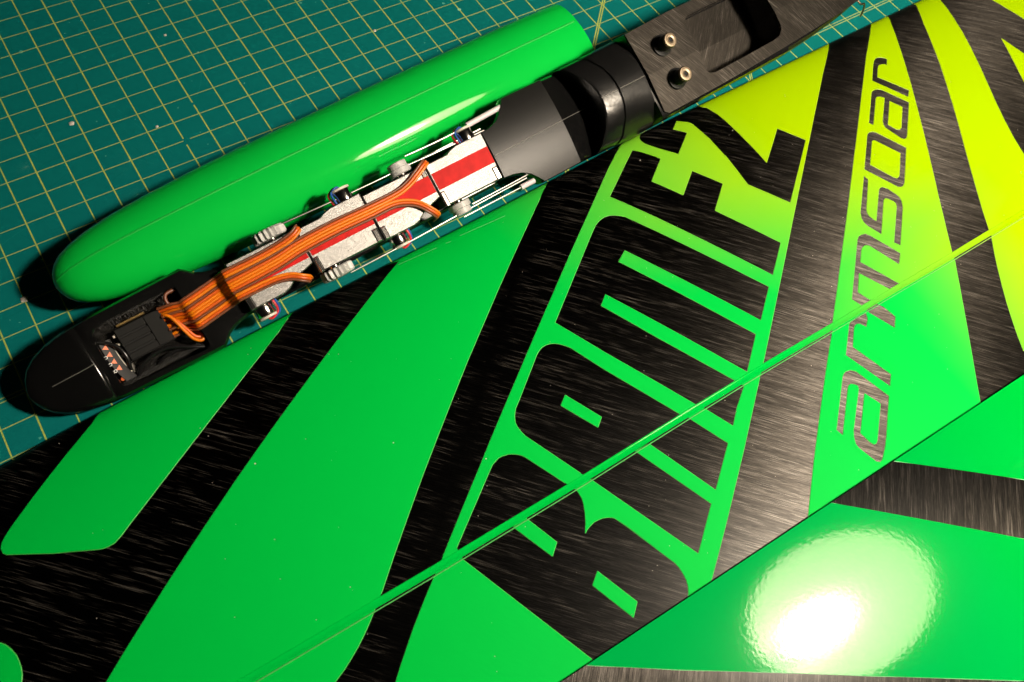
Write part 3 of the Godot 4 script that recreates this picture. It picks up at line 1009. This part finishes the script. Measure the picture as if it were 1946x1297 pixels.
# ---- the slip-on nose cone
func nose_cone() -> void:
	var yaw := deg_to_rad(4.4)
	var ax := Vector3(cos(yaw), 0, -sin(yaw))
	var b := Basis(ax, Vector3.UP, ax.cross(Vector3.UP)).rotated(ax, deg_to_rad(10))
	var n := thing("nose_cone", "glossy green slip-on nose cone lying on the mat behind the black fuselage", "nose cone", Transform3D(b, Vector3(-28.5, 12.6, 139.5) * MM))
	var prof := [Vector2(0.0, 0.3), Vector2(0.4, 2.6), Vector2(1.4, 4.8), Vector2(3.2, 7.0), Vector2(6, 9.0), Vector2(10, 10.7), Vector2(16, 12.3), Vector2(25, 13.8), Vector2(38, 15.0), Vector2(55, 15.9), Vector2(80, 16.5), Vector2(115, 16.9), Vector2(150, 16.9), Vector2(185, 16.8), Vector2(213.4, 16.5), Vector2(214.0, 16.2)]
	var outer := []
	for q in prof:
		outer.append(ring(q.x, q.y, q.y * 0.73, 0.0, 3.0 * smoothstep(185.0, 213.4, q.x)))
	for q in [Vector2(213.8, 15.6), Vector2(200, 15.8), Vector2(150, 15.9), Vector2(80, 15.4)]:
		outer.append(ring(q.x, q.y, q.y * 0.73, 0.0, 3.0 * smoothstep(185.0, 213.4, q.x)))
	var s := Soup.new()
	grid(s, outer, -1.0, 55, 0.02, true)
	part("shell", s, mats.cone_paint, n)
	s = Soup.new()
	var rows := []
	for q in prof.slice(2, 14) + [Vector2(209.5, 16.55)]:
		var r: float = q.y * 0.73
		rows.append([Vector3(q.x, r - 0.03, -0.40), Vector3(q.x, r + 0.10, -0.12), Vector3(q.x, r + 0.10, 0.12), Vector3(q.x, r - 0.03, 0.40)])
	grid(s, rows, 1.0, 80)
	part("mould_seam", fix(s), mats.cone_seam, n)


func ring(x: float, w: float, h: float, y: float, cut := 0.0) -> Array:
	var r := []
	for k in 48:
		var t := TAU * k / 48.0
		r.append(Vector3(x - cut * maxf(0.0, sin(t)), y + h * sin(t), w * cos(t)))
	return r


# ---- fuselage
# one station: s, half width w, side height e, top t, bottom b, then hl, hr, f of an opening in its top and the sag k of the section
func station(s: float, w: float, e: float, t: float, b: float, hl: float, hr: float, f: float, k := 0.0, dome := 0.0, c := 0.8) -> Array:
	var r := minf(2.2, w * 0.4)
	var hole := f < t - 0.01
	var l := [-w, -w * 0.985, -w + r * 0.45, -w + r, hl - (0.7 if hole else 0.0), hl - 0.1 if hole else hl + 0.2 * (hr - hl), hl + (0.15 if hole else 0.35 * (hr - hl)), (hl + hr) / 2, hr - (0.15 if hole else 0.35 * (hr - hl)), hr + 0.1 if hole else hr - 0.2 * (hr - hl), hr + (0.7 if hole else 0.0), w - r, w - r * 0.45, w * 0.985, w]
	var h := [e, lerpf(e, t, 0.55), lerpf(e, t, 0.93), t, t, t - 0.35 if hole else t, f, f, f, t - 0.35 if hole else t, t, t, lerpf(e, t, 0.93), lerpf(e, t, 0.55), e]
	var out := []
	for i in 15:
		var x: float = l[i]
		var y: float = h[i]
		if dome > 0.0:
			y = lerpf(y, e + (t - e) * sqrt(maxf(0.0, 1.0 - x * x / (w * w))), dome)
		out.append(Vector3(s - k * pow(x / 15.0, 2), y, x + c))
	for i in range(1, 16):
		var t2 := PI * i / 16.0
		out.append(Vector3(s - k * pow(w * cos(t2) / 15.0, 2), e - (e - b) * sin(t2), w * cos(t2) + c))
	return out


func fuselage() -> void:
	var fu := thing("fuselage", "black carbon glider fuselage with open servo bay, lying on its side behind the wing", "fuselage", pod)
	var st := []
	var low := -3.5	# the nose deck lies lower than the servos
	for q in [[-164.2, 0.4, -9.6, -9.4, -9.9], [-163.8, 2.4, -9.8, -9.0, -11.0], [-162.6, 5.0, -10.0, -8.2, -12.6], [-160.4, 7.6, -10.0, -7.4, -14.2], [-157.0, 9.8, -10, -6.6, -15.6], [-152.0, 11.6, -9.8, -4.7, -16.6], [-148, 12.4, -9.6, -3.7, -17.0], [-146, 12.7, -9.5, -3.2, -17.1], [-144.9, 12.9, -9.4, -2.96, -17.3], [-144.4, 12.95, -9.4, -2.95, -17.3], [-144.1, 12.95, -9.4, -2.98, -17.3], [-143.8, 13.0, -9.4, -3.07, -17.3], [-143.5, 13.0, -9.3, -3.25, -17.4], [-143.25, 13.0, -9.3, -3.5, -17.4], [-143.05, 13.0, -9.3, -3.85, -17.4], [-142.9, 13.05, -9.2, -4.3, -17.4], [-142.2, 13.1, -9.2, -4.4, -17.4]]:
		st.append(station(q[0], q[1], q[2], q[3], q[4], -q[1] * 0.55, q[1] * 0.55, q[3], 1.2 if q[0] < -142 else 0.6, 0.5 if q[0] < -142.5 else 0.25))
	for q in [[-140.8, -5.2, 8.4, -0.9], [-140.7, -5.2, 8.4, -10.0], [-139.9, -7.6, 10.0, -10.0], [-138.6, -8.8, 10.6, -10.0], [-136.5, -9.4, 10.7, -10.0], [-125, -9.5, 11.0, -10.0], [-116, -9.6, 11.8, -10.0], [-114.6, -9.5, 11.6, -10.0], [-113.3, -9.0, 10.6, -10.0], [-113.2, -9.0, 10.6, -0.9]]:
		st.append(station(q[0], 13.3 + (q[0] + 140) * 0.03, -9.2, -0.9 + low, -17.4, q[1], q[2], q[3] + low, 0.0))
	for q in [[-109.6, 14.1, -4.4, -16.5], [-108.2, 13.0, -4.4, -16.0], [-106.4, 11.2, -4.4, -15.2], [-104, 10.0, -4.4, -14.6], [-101, 9.2, -4.4, -14.2], [-98.8, 8.8, -4.4, -14], [-98.6, 8.7, -8.5, -14], [0.6, 8.7, -8.5, -14]]:
		st.append(station(q[0], q[1], minf(-6.5, q[2] - 2), q[2], q[3], -q[1] * 0.5, q[1] * 0.5, q[2], 0.0))
	for q in [[0.7, 8.9, -3.3, -15], [4, 9.2, -3.3, -17], [8, 10.2, -3.3, -18.5], [10.5, 11.8, -3.3, -19.5], [12.4, 13.8, -3.3, -20.5], [14.2, 16.4, -3.3, -21.5], [14.8, 16.8, -3.3, -22], [32.0, 16.9, -3.3, -22.5]]:
		st.append(station(q[0], q[1], -6, q[2], q[3], -q[1] * 0.6, q[1] * 0.6, q[2], 0.0, 0.0, -0.2))
	st.append(station(32.2, 16.9, -6.5, -3.35, -22.6, -10, 10, -3.35, 0.0, 0.0, -0.2))
	st.append(station(40.0, 17.0, -9, -6.0, -22.7, -10, 10, -6.0, 1.5, 0.0, -0.2))
	st.append(station(48.3, 17.1, -12, -10.2, -22.8, -10, 10, -10.2, 4.6, 0.0, -0.2))
	var front := st
	st = [st[-1].duplicate()]
	for q in [[47.0, 17.2, 3.6, 4.6], [47.6, 17.3, 4.1, 4.4], [54.6, 17.5, 4.5, 3.2], [54.9, 17.3, 3.8, 3.2], [55.4, 17.3, 3.8, 3.2], [55.7, 17.7, 4.6, 3.2], [60, 17.8, 4.6, 2.0], [67.9, 17.9, 4.6, 0.0]]:
		st.append(station(q[0], q[1], -8.5, q[2], -23, -10, 10, q[2], q[3], 0.85, -0.3))
	st.append(station(68.4, 17.9, -8, 3.4, -23, -10, 10, 3.4, 0, 0.0, -0.3))
	st.append(station(93.5, 17.9, -8, 3.4, -23, -14.0, 10.6, 3.4, 0, 0, -0.3))
	st.append(station(93.6, 17.9, -8, 3.4, -23, -14.0, 10.6, -12.2, 0, 0, -0.3))
	st.append(station(137.2, 17.8, -8, 3.4, -23, -14.0, 10.6, -12.2, 0, 0, -0.3))
	st.append(station(137.3, 17.8, -8, 3.4, -23, -14.0, 10.6, 3.4, 0, 0, -0.3))
	for q in [[152.0, 17.2, 3.4, -22], [168, 15.5, 3.3, -20], [183, 13.8, 2.6, -18], [195, 11.5, 0.5, -16.5], [204, 9.4, -2, -15.5], [215, 8.0, -4, -14.5], [262, 7.0, -4.5, -13.5]]:
		st.append(station(q[0], q[1], (q[2] + q[3]) * 0.5, q[2], q[3], -q[1] * 0.6, q[1] * 0.6, q[2], 0, 0.0 if q[0] < 170 else 0.7, -0.5))
	var s := Soup.new()
	grid(s, st, 1.0, 34, 0.02, true)
	part("rear_shell", s, mats.satin_shell, fu)
	s = Soup.new()
	grid(s, front, 1.0, 34, 0.02, true)
	part("shell", s, mats.black_shell, fu)

	# parting line of the mould along the top
	s = Soup.new()
	tube(s, [Vector3(-157.0, -6.62, 1.2), Vector3(-152.0, -4.72, 1.2), Vector3(-148.0, -3.72, 1.2), Vector3(-144.6, -2.94, 1.1), Vector3(-143.9, -3.0, 1.0)], 0.16, 6)
	part("mould_seam", s, mats.seam_ridge, fu)
	s = Soup.new()
	tube(s, [Vector3(1.2, -1.40, 0.1), Vector3(31.8, -1.40, -0.1)], 0.2, 6)
	tube(s, [Vector3(32.4, -3.3, -0.2), Vector3(40.0, -5.98, -0.4), Vector3(47.6, -9.8, -0.6)], 0.14, 6)
	tube(s, [Vector3(47.2, 4.05, -0.6), Vector3(54.4, 4.55, -0.6)], 0.2, 6)
	tube(s, [Vector3(55.8, 4.6, -0.6), Vector3(67.7, 4.6, -0.6)], 0.2, 6)
	part("mould_seam", s, mats.seam_ridge, fu)

	# cloth-faced deck behind the servos
	s = Soup.new()
	var o := PackedVector2Array([Vector2(0.9, -8.9), Vector2(4, -9.1), Vector2(7.6, -10.0), Vector2(10.2, -11.8), Vector2(12.2, -14.0), Vector2(14.4, -16.6), Vector2(31.6, -16.5), Vector2(31.9, 16.3), Vector2(15.2, 16.3), Vector2(13.4, 14.0), Vector2(11.2, 11.6), Vector2(8.2, 9.8), Vector2(4.6, 8.8), Vector2(0.9, 8.4)])
	crowned(s, o, -3.6, func(l: float) -> float: return -1.45 - 0.0055 * l * l, 22.0)
	part("deck", s, mats.deck_cloth, fu)

	# lining of the receiver bay
	s = Soup.new()
	var rows := []
	for i in 13:
		var x := -140.3 + 27.0 * i / 12.0
		rows.append([Vector3(x, -6.0, -8.9), Vector3(x, -9.5, -8.4), Vector3(x, -11.6, -6.5), Vector3(x, -12.2, 0), Vector3(x, -11.2, 6.6), Vector3(x, -8.6, 9.8), Vector3(x, -6.2, 11.2)])
	grid(s, rows, 1.0, 80, 0.05)
	part("bay_lining", fix(s), mats.lining, fu)

	# wing saddle: a flat plate with a rectangular opening
	s = Soup.new()
	o = PackedVector2Array([Vector2(68.0, -17.2), Vector2(93, -18.2), Vector2(140, -18.0), Vector2(172, -17.0), Vector2(196, -13.0), Vector2(206, -4), Vector2(205, 4), Vector2(196, 9.0), Vector2(184, 11.4), Vector2(168, 12.9), Vector2(132, 14.6), Vector2(115.02, 15.2), Vector2(115.02, 10.3), Vector2(131.5, 10.0), Vector2(134.6, 9.4), Vector2(136.4, 7.6), Vector2(136.8, 6.0), Vector2(135.6, -4.5), Vector2(135.6, -10.5), Vector2(134.6, -12.9), Vector2(132, -13.8), Vector2(98, -13.6), Vector2(95.8, -12.9), Vector2(94.6, -10.6), Vector2(94.5, 7.0), Vector2(95.2, 9.4), Vector2(98, 10.4), Vector2(115.0, 10.3), Vector2(115.0, 15.2), Vector2(99, 15.6), Vector2(71.4, 15.8), Vector2(69.6, 14.6)])
	crowned(s, o, 3.2, func(l: float) -> float: return 5.3 - 0.08 * absf(l), 55.0, 0.55)
	part("wing_saddle", s, mats.saddle_carbon, fu)
	s = Soup.new()
	crowned(s, rect(94.0, -13.9, 136.9, 10.5), -12.6, func(l: float) -> float: return -11.0 - 0.085 * absf(l), 40.0, -0.7)
	part("hatch_floor", s, mats.saddle_carbon, fu)

	for z in [-7.6, 5.8]:
		var at := Vector3(80.0, 5.2, z)
		s = Soup.new()
		lathe(s, at, Vector3.UP, [Vector2(0.01, 5.0), Vector2(0.8, 5.0), Vector2(0.8, 6.15), Vector2(0.95, 6.25), Vector2(1.9, 6.2), Vector2(1.95, 6.05), Vector2(2.5, 6.0), Vector2(2.85, 5.6), Vector2(2.85, 5.0), Vector2(1.6, 4.0), Vector2(1.5, 0.0)], 28)
		var sc := part("screw", s, mats.steel, fu)
		s = Soup.new()
		lathe(s, at, Vector3.UP, [Vector2(0.01, 5.9), Vector2(0.79, 5.9), Vector2(0.79, 5.02), Vector2(0.01, 5.02)], 6)
		part("hex_socket", s, mats.dark_gap, sc)
		s = Soup.new()
		lathe(s, at, Vector3.UP, [Vector2(4.1, 0.02), Vector2(4.0, 0.5), Vector2(3.1, 0.9), Vector2(2.7, 1.2), Vector2(2.6, 4.4), Vector2(1.7, 4.6)], 28)
		part("rubber_sleeve", s, mats.black_rubber, fu)

	servos(fu)
	receiver(fu)
	wires(fu)

	# wire skid at the tail end
	s = Soup.new()
	tube(s, [Vector3(186, -3.0, 6.5), Vector3(189.5, -3.5, 10.9), Vector3(191, -3.6, 13.6), Vector3(193.6, -4.2, 14.2), Vector3(194.4, -6.5, 16.5), Vector3(194.2, -9.0, 18.4)], 0.42, 7)
	part("tail_wire", s, mats.steel, fu)


func servos(fu: Node3D) -> void:
	var pitch := 24.4
	for k in 4:
		var s0 := -pitch * k
		var flipped := k % 2 == 1
		var o: PackedVector2Array
		if flipped:
			o = PackedVector2Array([Vector2(-0.1, -7.6), Vector2(-24.2, -7.7), Vector2(-24.2, 8.7), Vector2(-12.5, 8.7), Vector2(-10.4, 8.1), Vector2(-8.2, 6.6), Vector2(-5.4, 5.6), Vector2(-0.1, 4.2)])
		else:
			o = PackedVector2Array([Vector2(-0.1, -9.0), Vector2(-11.0, -8.9), Vector2(-13.6, -8.3), Vector2(-15.4, -7.5), Vector2(-24.2, -7.4), Vector2(-24.2, 8.0), Vector2(-0.3, 8.3)])
		for i in o.size():
			o[i].x += s0
		var s := Soup.new()
		prism(s, o, -8.0, 0.0, 0.35)
		var sv := part("servo", s, mats.servo_metal, fu)
		s = Soup.new()
		prism(s, rect(s0 - 23.7, -3.9, s0 - 0.5, 2.2), -0.01, 0.06, 0.03)
		for i in s.v.size():
			s.uv[i] = Vector2(s.v[i].x, s.v[i].z) / 30.0
		part("stripe", s, mats.red_sticker, sv)
		# lugs and the dark slots round them
		var tabs := [[s0 - 2.4, 3.9, s0 - 0.9, 8.0], [s0 - 23.8, 3.2, s0 - 22.6, 8.2]] if not flipped else [[s0 - 2.2, -7.2, s0 - 0.9, -3.9], [s0 - 23.9, 4.4, s0 - 22.6, 8.4]]
		for t in tabs:
			s = Soup.new()
			prism(s, rect(t[0] - 0.3, t[1] - 0.3, t[2] + 0.3, t[3]), -0.05, 0.02, 0.01)
			part("slot", s, mats.dark_gap, sv)
			s = Soup.new()
			prism(s, rect(t[0], t[1], t[2], t[3]), -0.05, 0.25, 0.12)
			part("lug", s, mats.chrome, sv)
		# motor can on one side, output wheel on the other
		var sd := 1.0 if flipped else -1.0
		var ms := s0 - (19.5 if flipped else 4.6)
		if k == 1:
			pass
		var base := 7.6 if flipped else -7.9
		if k == 3:
			ms = s0 - 20.6
		s = Soup.new()
		lathe(s, Vector3(ms, -4.0, base), Vector3(0, 0, sd), [Vector2(3.1, 0.0), Vector2(3.3, 0.6), Vector2(3.3, 4.4), Vector2(3.0, 4.8), Vector2(0.01, 4.9)], 28)
		part("motor", s, mats.chrome, sv)
		s = Soup.new()
		lathe(s, Vector3(ms, -4.0, base + sd * 4.7), Vector3(0, 0, sd), [Vector2(3.45, 0.0), Vector2(3.45, 0.7), Vector2(1.2, 0.9), Vector2(0.01, 0.9)], 24)
		part("motor_cap", s, mats.cap_white, sv)
		for i in 2:
			s = Soup.new()
			var x := ms + (3.2 + 0.8 * i) * (1.0 if flipped else -1.0)
			tube(s, [Vector3(x, -1.6, base - sd * 0.6), Vector3(x + 0.5 * sd, -1.5 - i, base + sd * 2.4), Vector3(x + 0.2 * sd, -2.4 - i, base + sd * 4.8), Vector3(x - 2.2 * sd, -3.0 - i * 0.6, base + sd * 6.1), Vector3(x - 3.2 * sd, -3.4, base + sd * 5.6)], 0.42, 7)
			var scarlet := (i == 0) == flipped
			part("motor_wire", s, mats.wire_scarlet if scarlet else mats.wire_blue, sv)
		var hs := s0 - (18.5 if not flipped else 7.4)
		var hb := 7.9 if not flipped else -7.6
		s = Soup.new()
		lathe(s, Vector3(hs, -4.2, hb), Vector3(0, 0, -sd), [Vector2(2.0, 0.0), Vector2(2.0, 0.9)], 20)
		part("output_shaft", s, mats.chrome, sv)
		s = Soup.new()
		if k >= 2 or k == 3:
			lathe(s, Vector3(hs, -4.0, hb - sd * 0.9), Vector3(0, 0, -sd), [Vector2(1.5, 0.0), Vector2(4.7, 0.0), Vector2(5.1, 0.4), Vector2(5.1, 2.6), Vector2(4.6, 3.2), Vector2(2.4, 3.6), Vector2(0.01, 3.6)], 40, 0.14, 20)
		else:
			lathe(s, Vector3(hs, -4.0, hb - sd * 0.9), Vector3(0, 0, -sd), [Vector2(1.5, 0.0), Vector2(3.7, 0.0), Vector2(4.0, 0.3), Vector2(4.0, 2.0), Vector2(3.4, 2.2), Vector2(3.4, 4.0), Vector2(3.0, 4.3), Vector2(0.01, 4.3)], 32, 0.03, 40)
		part("servo_wheel", s, mats.nylon, sv)

	# push rods and their white sleeves
	for r in [[Vector3(-76, -2.4, -11.2), Vector3(-42, -2.8, -10.2), Vector3(2, -4, -10.5)], [Vector3(-28.4, -1.6, -13.2), Vector3(-12, -2.4, -13.0), Vector3(10, -3.6, -13.8)], [Vector3(-29, -2.2, -10.2), Vector3(-16, -2.4, -9.8), Vector3(3, -4, -9.5)],
		[Vector3(-64, -1.6, 12.6), Vector3(-40, -2.2, 12.7), Vector3(-20, -3.0, 12.4), Vector3(10, -5, 12.2)], [Vector3(-20, -0.9, 14.0), Vector3(-10, -1.6, 14.1), Vector3(8, -3.0, 14.3)], [Vector3(-14.5, -2.2, 11.4), Vector3(4.8, -3.4, 11.4), Vector3(12, -4, 11.2)]]:
		var s := Soup.new()
		tube(s, r, 0.36, 7)
		part("push_rod", s, mats.rod_steel, fu)
	for r in [[Vector3(-2.6, -3.0, -13.5), Vector3(12.8, -3.8, -14.2)], [Vector3(5.2, -2.8, 14.3), Vector3(11.4, -3.2, 14.3)]]:
		var s := Soup.new()
		tube(s, r, 1.0, 10, false)
		part("rod_sleeve", s, mats.teflon, fu)


func receiver(fu: Node3D) -> void:
	var s := Soup.new()
	prism(s, rect(-135.2, -5.4, -120.9, 5.2), -13.4, -8.1, 0.3)
	var rx := part("receiver", s, mats.dark_gap, fu)
	for r in [[-134.9, -5.2, -125.9, -2.85], [-134.9, -2.2, -125.9, -0.25], [-134.9, 0.4, -125.9, 2.4], [-134.9, 3.05, -125.9, 5.0], [-125.8, -5.2, -121.1, 5.0]]:
		s = Soup.new()
		prism(s, rect(r[0], r[1], r[2], r[3]), -8.2, -7.3, 0.12)
		part("case_block", s, mats.black_plastic, rx)
	s = Soup.new()
	prism(s, rect(-133.8, -6.6, -125.0, -5.9), -13.4, -8.9, 0.1)
	part("circuit_edge", s, mats.brass, rx)
	# bent card with its row of pin marks
	s = Soup.new()
	var bend := func(l: float) -> float: return -141.2 + 0.02 * pow(l - 1.5, 2) * (1.0 if l > 1.5 else 0.25)
	var rows := []
	for i in 15:
		var l := -3.8 + 13.6 * i / 14.0
		var x: float = bend.call(l) + 0.7
		rows.append([Vector3(x - 0.2, -6.8, l), Vector3(x, -6.65, l), Vector3(x + 2.9, -7.8, l), Vector3(x + 3.1, -8.0, l), Vector3(x + 3.1, -11.0, l)])
	grid(s, rows, 1.0, 30)
	var card := part("label_card", fix(s), mats.card_black, rx)
	s = Soup.new()
	var edge := []
	for i in 13:
		var l := -2.6 + 10.6 * i / 12.0
		edge.append(Vector3(bend.call(l) + 3.75, -7.85, l))
	tube(s, edge, 0.17, 6)
	part("card_edge", s, mats.cap_white, card)
	for l in [-1.9, 0.5, 2.9, 5.3]:
		var x: float = bend.call(l) + 1.55
		s = Soup.new()
		var y := -6.95
		s.flat(Vector3(x - 0.65, y + 0.26, l + 0.1), Vector3(x + 0.75, y - 0.28, l - 0.85), Vector3(x + 0.75, y - 0.28, l + 0.95), Vector3.UP)
		part("arrow_mark", s, mats.print_orange, card)
	for l in [0.6, 3.0, 5.4]:
		s = Soup.new()
		var x: float = bend.call(l) + 0.55
		for k in 14:
			var a := TAU * k / 14.0; var b := TAU * (k + 1) / 14.0
			var f := func(t: float, r: float) -> Vector3: return Vector3(x + cos(t) * r, -6.55 - cos(t) * r * 0.38, l + 0.25 + sin(t) * r)
			s.flat(f.call(a, 0.5), f.call(b, 0.5), f.call(b, 0.3), Vector3.UP)
			s.flat(f.call(a, 0.5), f.call(b, 0.3), f.call(a, 0.3), Vector3.UP)
		part("ring_mark", s, mats.print_white, card)
	s = Soup.new()
	lathe(s, Vector3(-139.9, -7.00, 8.7), Vector3(-0.3, 1, 0), [Vector2(0.6, 0.0), Vector2(0.5, 0.1), Vector2(0.01, 0.12)], 10)
	part("dot_mark", s, mats.print_orange, card)
	# parts on the open circuit board between card and case
	rng.seed = 4
	for k in 14:
		s = Soup.new()
		var x := rng.randf_range(-137.6, -135.9); var z := rng.randf_range(-5.0, 8.0)
		prism(s, rect(x, z, x + rng.randf_range(0.5, 1.0), z + rng.randf_range(0.5, 1.1)), -12.5, rng.randf_range(-8.9, -7.9), 0.1)
		part("board_part", s, mats.solder if k % 3 else mats.cap_white, rx)
	# aerial leads
	for c in [[Vector3(-142.0, -6.50, -5.6), Vector3(-140.6, -6.10, -4.4), Vector3(-138.4, -6.50, -2.9), Vector3(-136.3, -6.70, -0.4), Vector3(-135.6, -6.90, 3.2), Vector3(-136.4, -7.70, 6.6), Vector3(-136.8, -9.50, 8.4)],
		[Vector3(-135.6, -9.10, 10.4), Vector3(-135.4, -7.90, 9.8), Vector3(-133.6, -6.90, 8.0), Vector3(-129.2, -6.50, 6.5), Vector3(-124, -6.50, 6.8), Vector3(-118.6, -6.50, 9.6), Vector3(-115, -7.10, 11.6)],
		[Vector3(-130.6, -9.90, 11.0), Vector3(-128.8, -8.50, 9.6), Vector3(-125.8, -7.70, 8.6), Vector3(-120.8, -7.70, 9.0), Vector3(-117, -8.30, 10.9)]]:
		s = Soup.new()
		tube(s, c, 0.6, 9)
		part("aerial_lead", s, mats.coax_black, rx)


func wires(fu: Node3D) -> void:
	# four three-core leads that come together into one flat ribbon: each given by its middle core
	var leads := [
		[Vector3(-71.6, -3.6, -7.0), Vector3(-72.2, 0.4, -7.6), Vector3(-74.1, 1.1, -6.6), Vector3(-77.6, 1.0, -5.7), Vector3(-83.2, 0.75, -5.2), Vector3(-90, 0.75, -5.0), Vector3(-98.2, 0.75, -5.1), Vector3(-99.4, 0.0, -5.00), Vector3(-100.6, -2.2, -4.90), Vector3(-102.2, -3.7, -4.70), Vector3(-105, -3.9, -4.30), Vector3(-110, -3.8, -3.6), Vector3(-113.2, -3.9, -3.2), Vector3(-115.0, -5.30, -3.1), Vector3(-117.4, -6.00, -3.7), Vector3(-121.2, -7.90, -4.3)],
		[Vector3(-22.9, -3.6, -8.3), Vector3(-23.6, 0.4, -8.4), Vector3(-27.7, 1.1, -6.5), Vector3(-32.4, 0.9, -4.5), Vector3(-38, 0.75, -3.4), Vector3(-49, 0.75, -3.4), Vector3(-62, 0.75, -3.8), Vector3(-75, 0.75, -3.5), Vector3(-84, 0.75, -2.6), Vector3(-98.2, 0.75, -2.3), Vector3(-99.4, 0.0, -2.20), Vector3(-100.6, -2.2, -2.10), Vector3(-102.2, -3.7, -1.90), Vector3(-105, -3.9, -1.50), Vector3(-110, -3.8, -0.8), Vector3(-113.2, -3.9, -0.4), Vector3(-114.8, -5.70, -0.3), Vector3(-117, -6.70, -0.9), Vector3(-121.2, -8.10, -1.4)],
		[Vector3(-29.0, -2.6, 9.9), Vector3(-28.5, 0.0, 9.3), Vector3(-30.4, 1.1, 6.5), Vector3(-33, 1.0, 3.1), Vector3(-36.4, 0.85, 0.9), Vector3(-41.2, 0.75, -0.5), Vector3(-49, 0.75, -0.6), Vector3(-62, 0.75, -1.0), Vector3(-75, 0.75, -0.7), Vector3(-84, 0.75, 0.2), Vector3(-98.2, 0.75, 0.5), Vector3(-99.4, 0.0, 0.60), Vector3(-100.6, -2.2, 0.70), Vector3(-102.2, -3.7, 0.90), Vector3(-105, -3.9, 1.30), Vector3(-110, -3.8, 2.0), Vector3(-113.2, -3.9, 2.4), Vector3(-114.8, -6.10, 2.0), Vector3(-117.4, -7.30, 1.4), Vector3(-121.2, -8.50, 1.2)],
		[Vector3(-76.6, -2.6, 8.6), Vector3(-76.9, 0.0, 8.2), Vector3(-78.9, 1.1, 6.9), Vector3(-81.6, 1.0, 5.0), Vector3(-86, 0.85, 3.8), Vector3(-91, 0.75, 3.4), Vector3(-98.2, 0.75, 3.3), Vector3(-99.4, 0.0, 3.40), Vector3(-100.6, -2.2, 3.50), Vector3(-102.2, -3.7, 3.70), Vector3(-105, -3.9, 4.10), Vector3(-110, -3.8, 4.8), Vector3(-113.2, -3.9, 5.2), Vector3(-114.8, -6.70, 4.6), Vector3(-117.4, -8.50, 3.8), Vector3(-121.2, -9.50, 3.6)],
	]
	var tint := [mats.wire_brown, mats.wire_red, mats.wire_orange]
	var order := [[0, 1, 2], [0, 1, 2], [2, 1, 0], [2, 1, 0]]
	for k in 4:
		var path: Array = leads[k]
		for c in 3:
			var pts := []
			for i in path.size():
				var t: Vector3 = (path[mini(i + 1, path.size() - 1)] - path[maxi(i - 1, 0)])
				t.y = 0
				if t.length() < 0.9:
					t = Vector3(-0.4, 0, 0.9 if path[0].z < 0 else -0.9)
				t = t.normalized()
				var n := Vector3(t.z, 0, -t.x)
				var q: Vector3 = path[i] + n * (c - 1) * 0.92
				if i > path.size() - 4:	# the cores part before they reach the plug
					q.y -= (c - 1) * 0.5 * (i - path.size() + 4) * (1 if k < 2 else -1)
				pts.append(q)
			var s := Soup.new()
			tube(s, pts, 0.44 if order[k][c] == 0 else 0.52, 9)
			part("servo_wire", s, tint[order[k][c]], fu)
	# loose cores that loop out at the plug
	for g in [["wire_orange", [Vector3(-121.3, -8.10, -2.6), Vector3(-120.2, -6.40, -2.5), Vector3(-119.0, -5.70, -1.2), Vector3(-118.2, -5.50, 1.4), Vector3(-117.5, -5.50, 4.6), Vector3(-116.6, -5.50, 7.6), Vector3(-115.0, -5.50, 9.3), Vector3(-113.7, -5.90, 9.0), Vector3(-113.9, -7.10, 7.4), Vector3(-115, -8.50, 6)]],
		["wire_red", [Vector3(-119.4, -6.70, -1.6), Vector3(-118.0, -6.00, 0.6), Vector3(-116.9, -6.10, 4.0), Vector3(-115.8, -6.30, 7.2), Vector3(-114.4, -6.70, 8.3)]],
		["wire_brown", [Vector3(-113.9, -6.50, -8.2), Vector3(-116.6, -5.90, -8.0), Vector3(-117.6, -5.90, -6.4), Vector3(-117.2, -6.10, -4.4), Vector3(-115, -6.10, -2.4)]],
		["wire_orange", [Vector3(-121.4, -8.30, 0.7), Vector3(-119.6, -7.70, 0.9), Vector3(-118.4, -8.30, 1.2)]],
		["wire_orange", [Vector3(-121.2, -8.50, 3.6), Vector3(-119.6, -7.90, 3.6), Vector3(-118.2, -8.50, 3.4)]]]:
		var s := Soup.new()
		tube(s, g[1], 0.55, 9)
		part("servo_wire", s, mats[g[0]], fu)
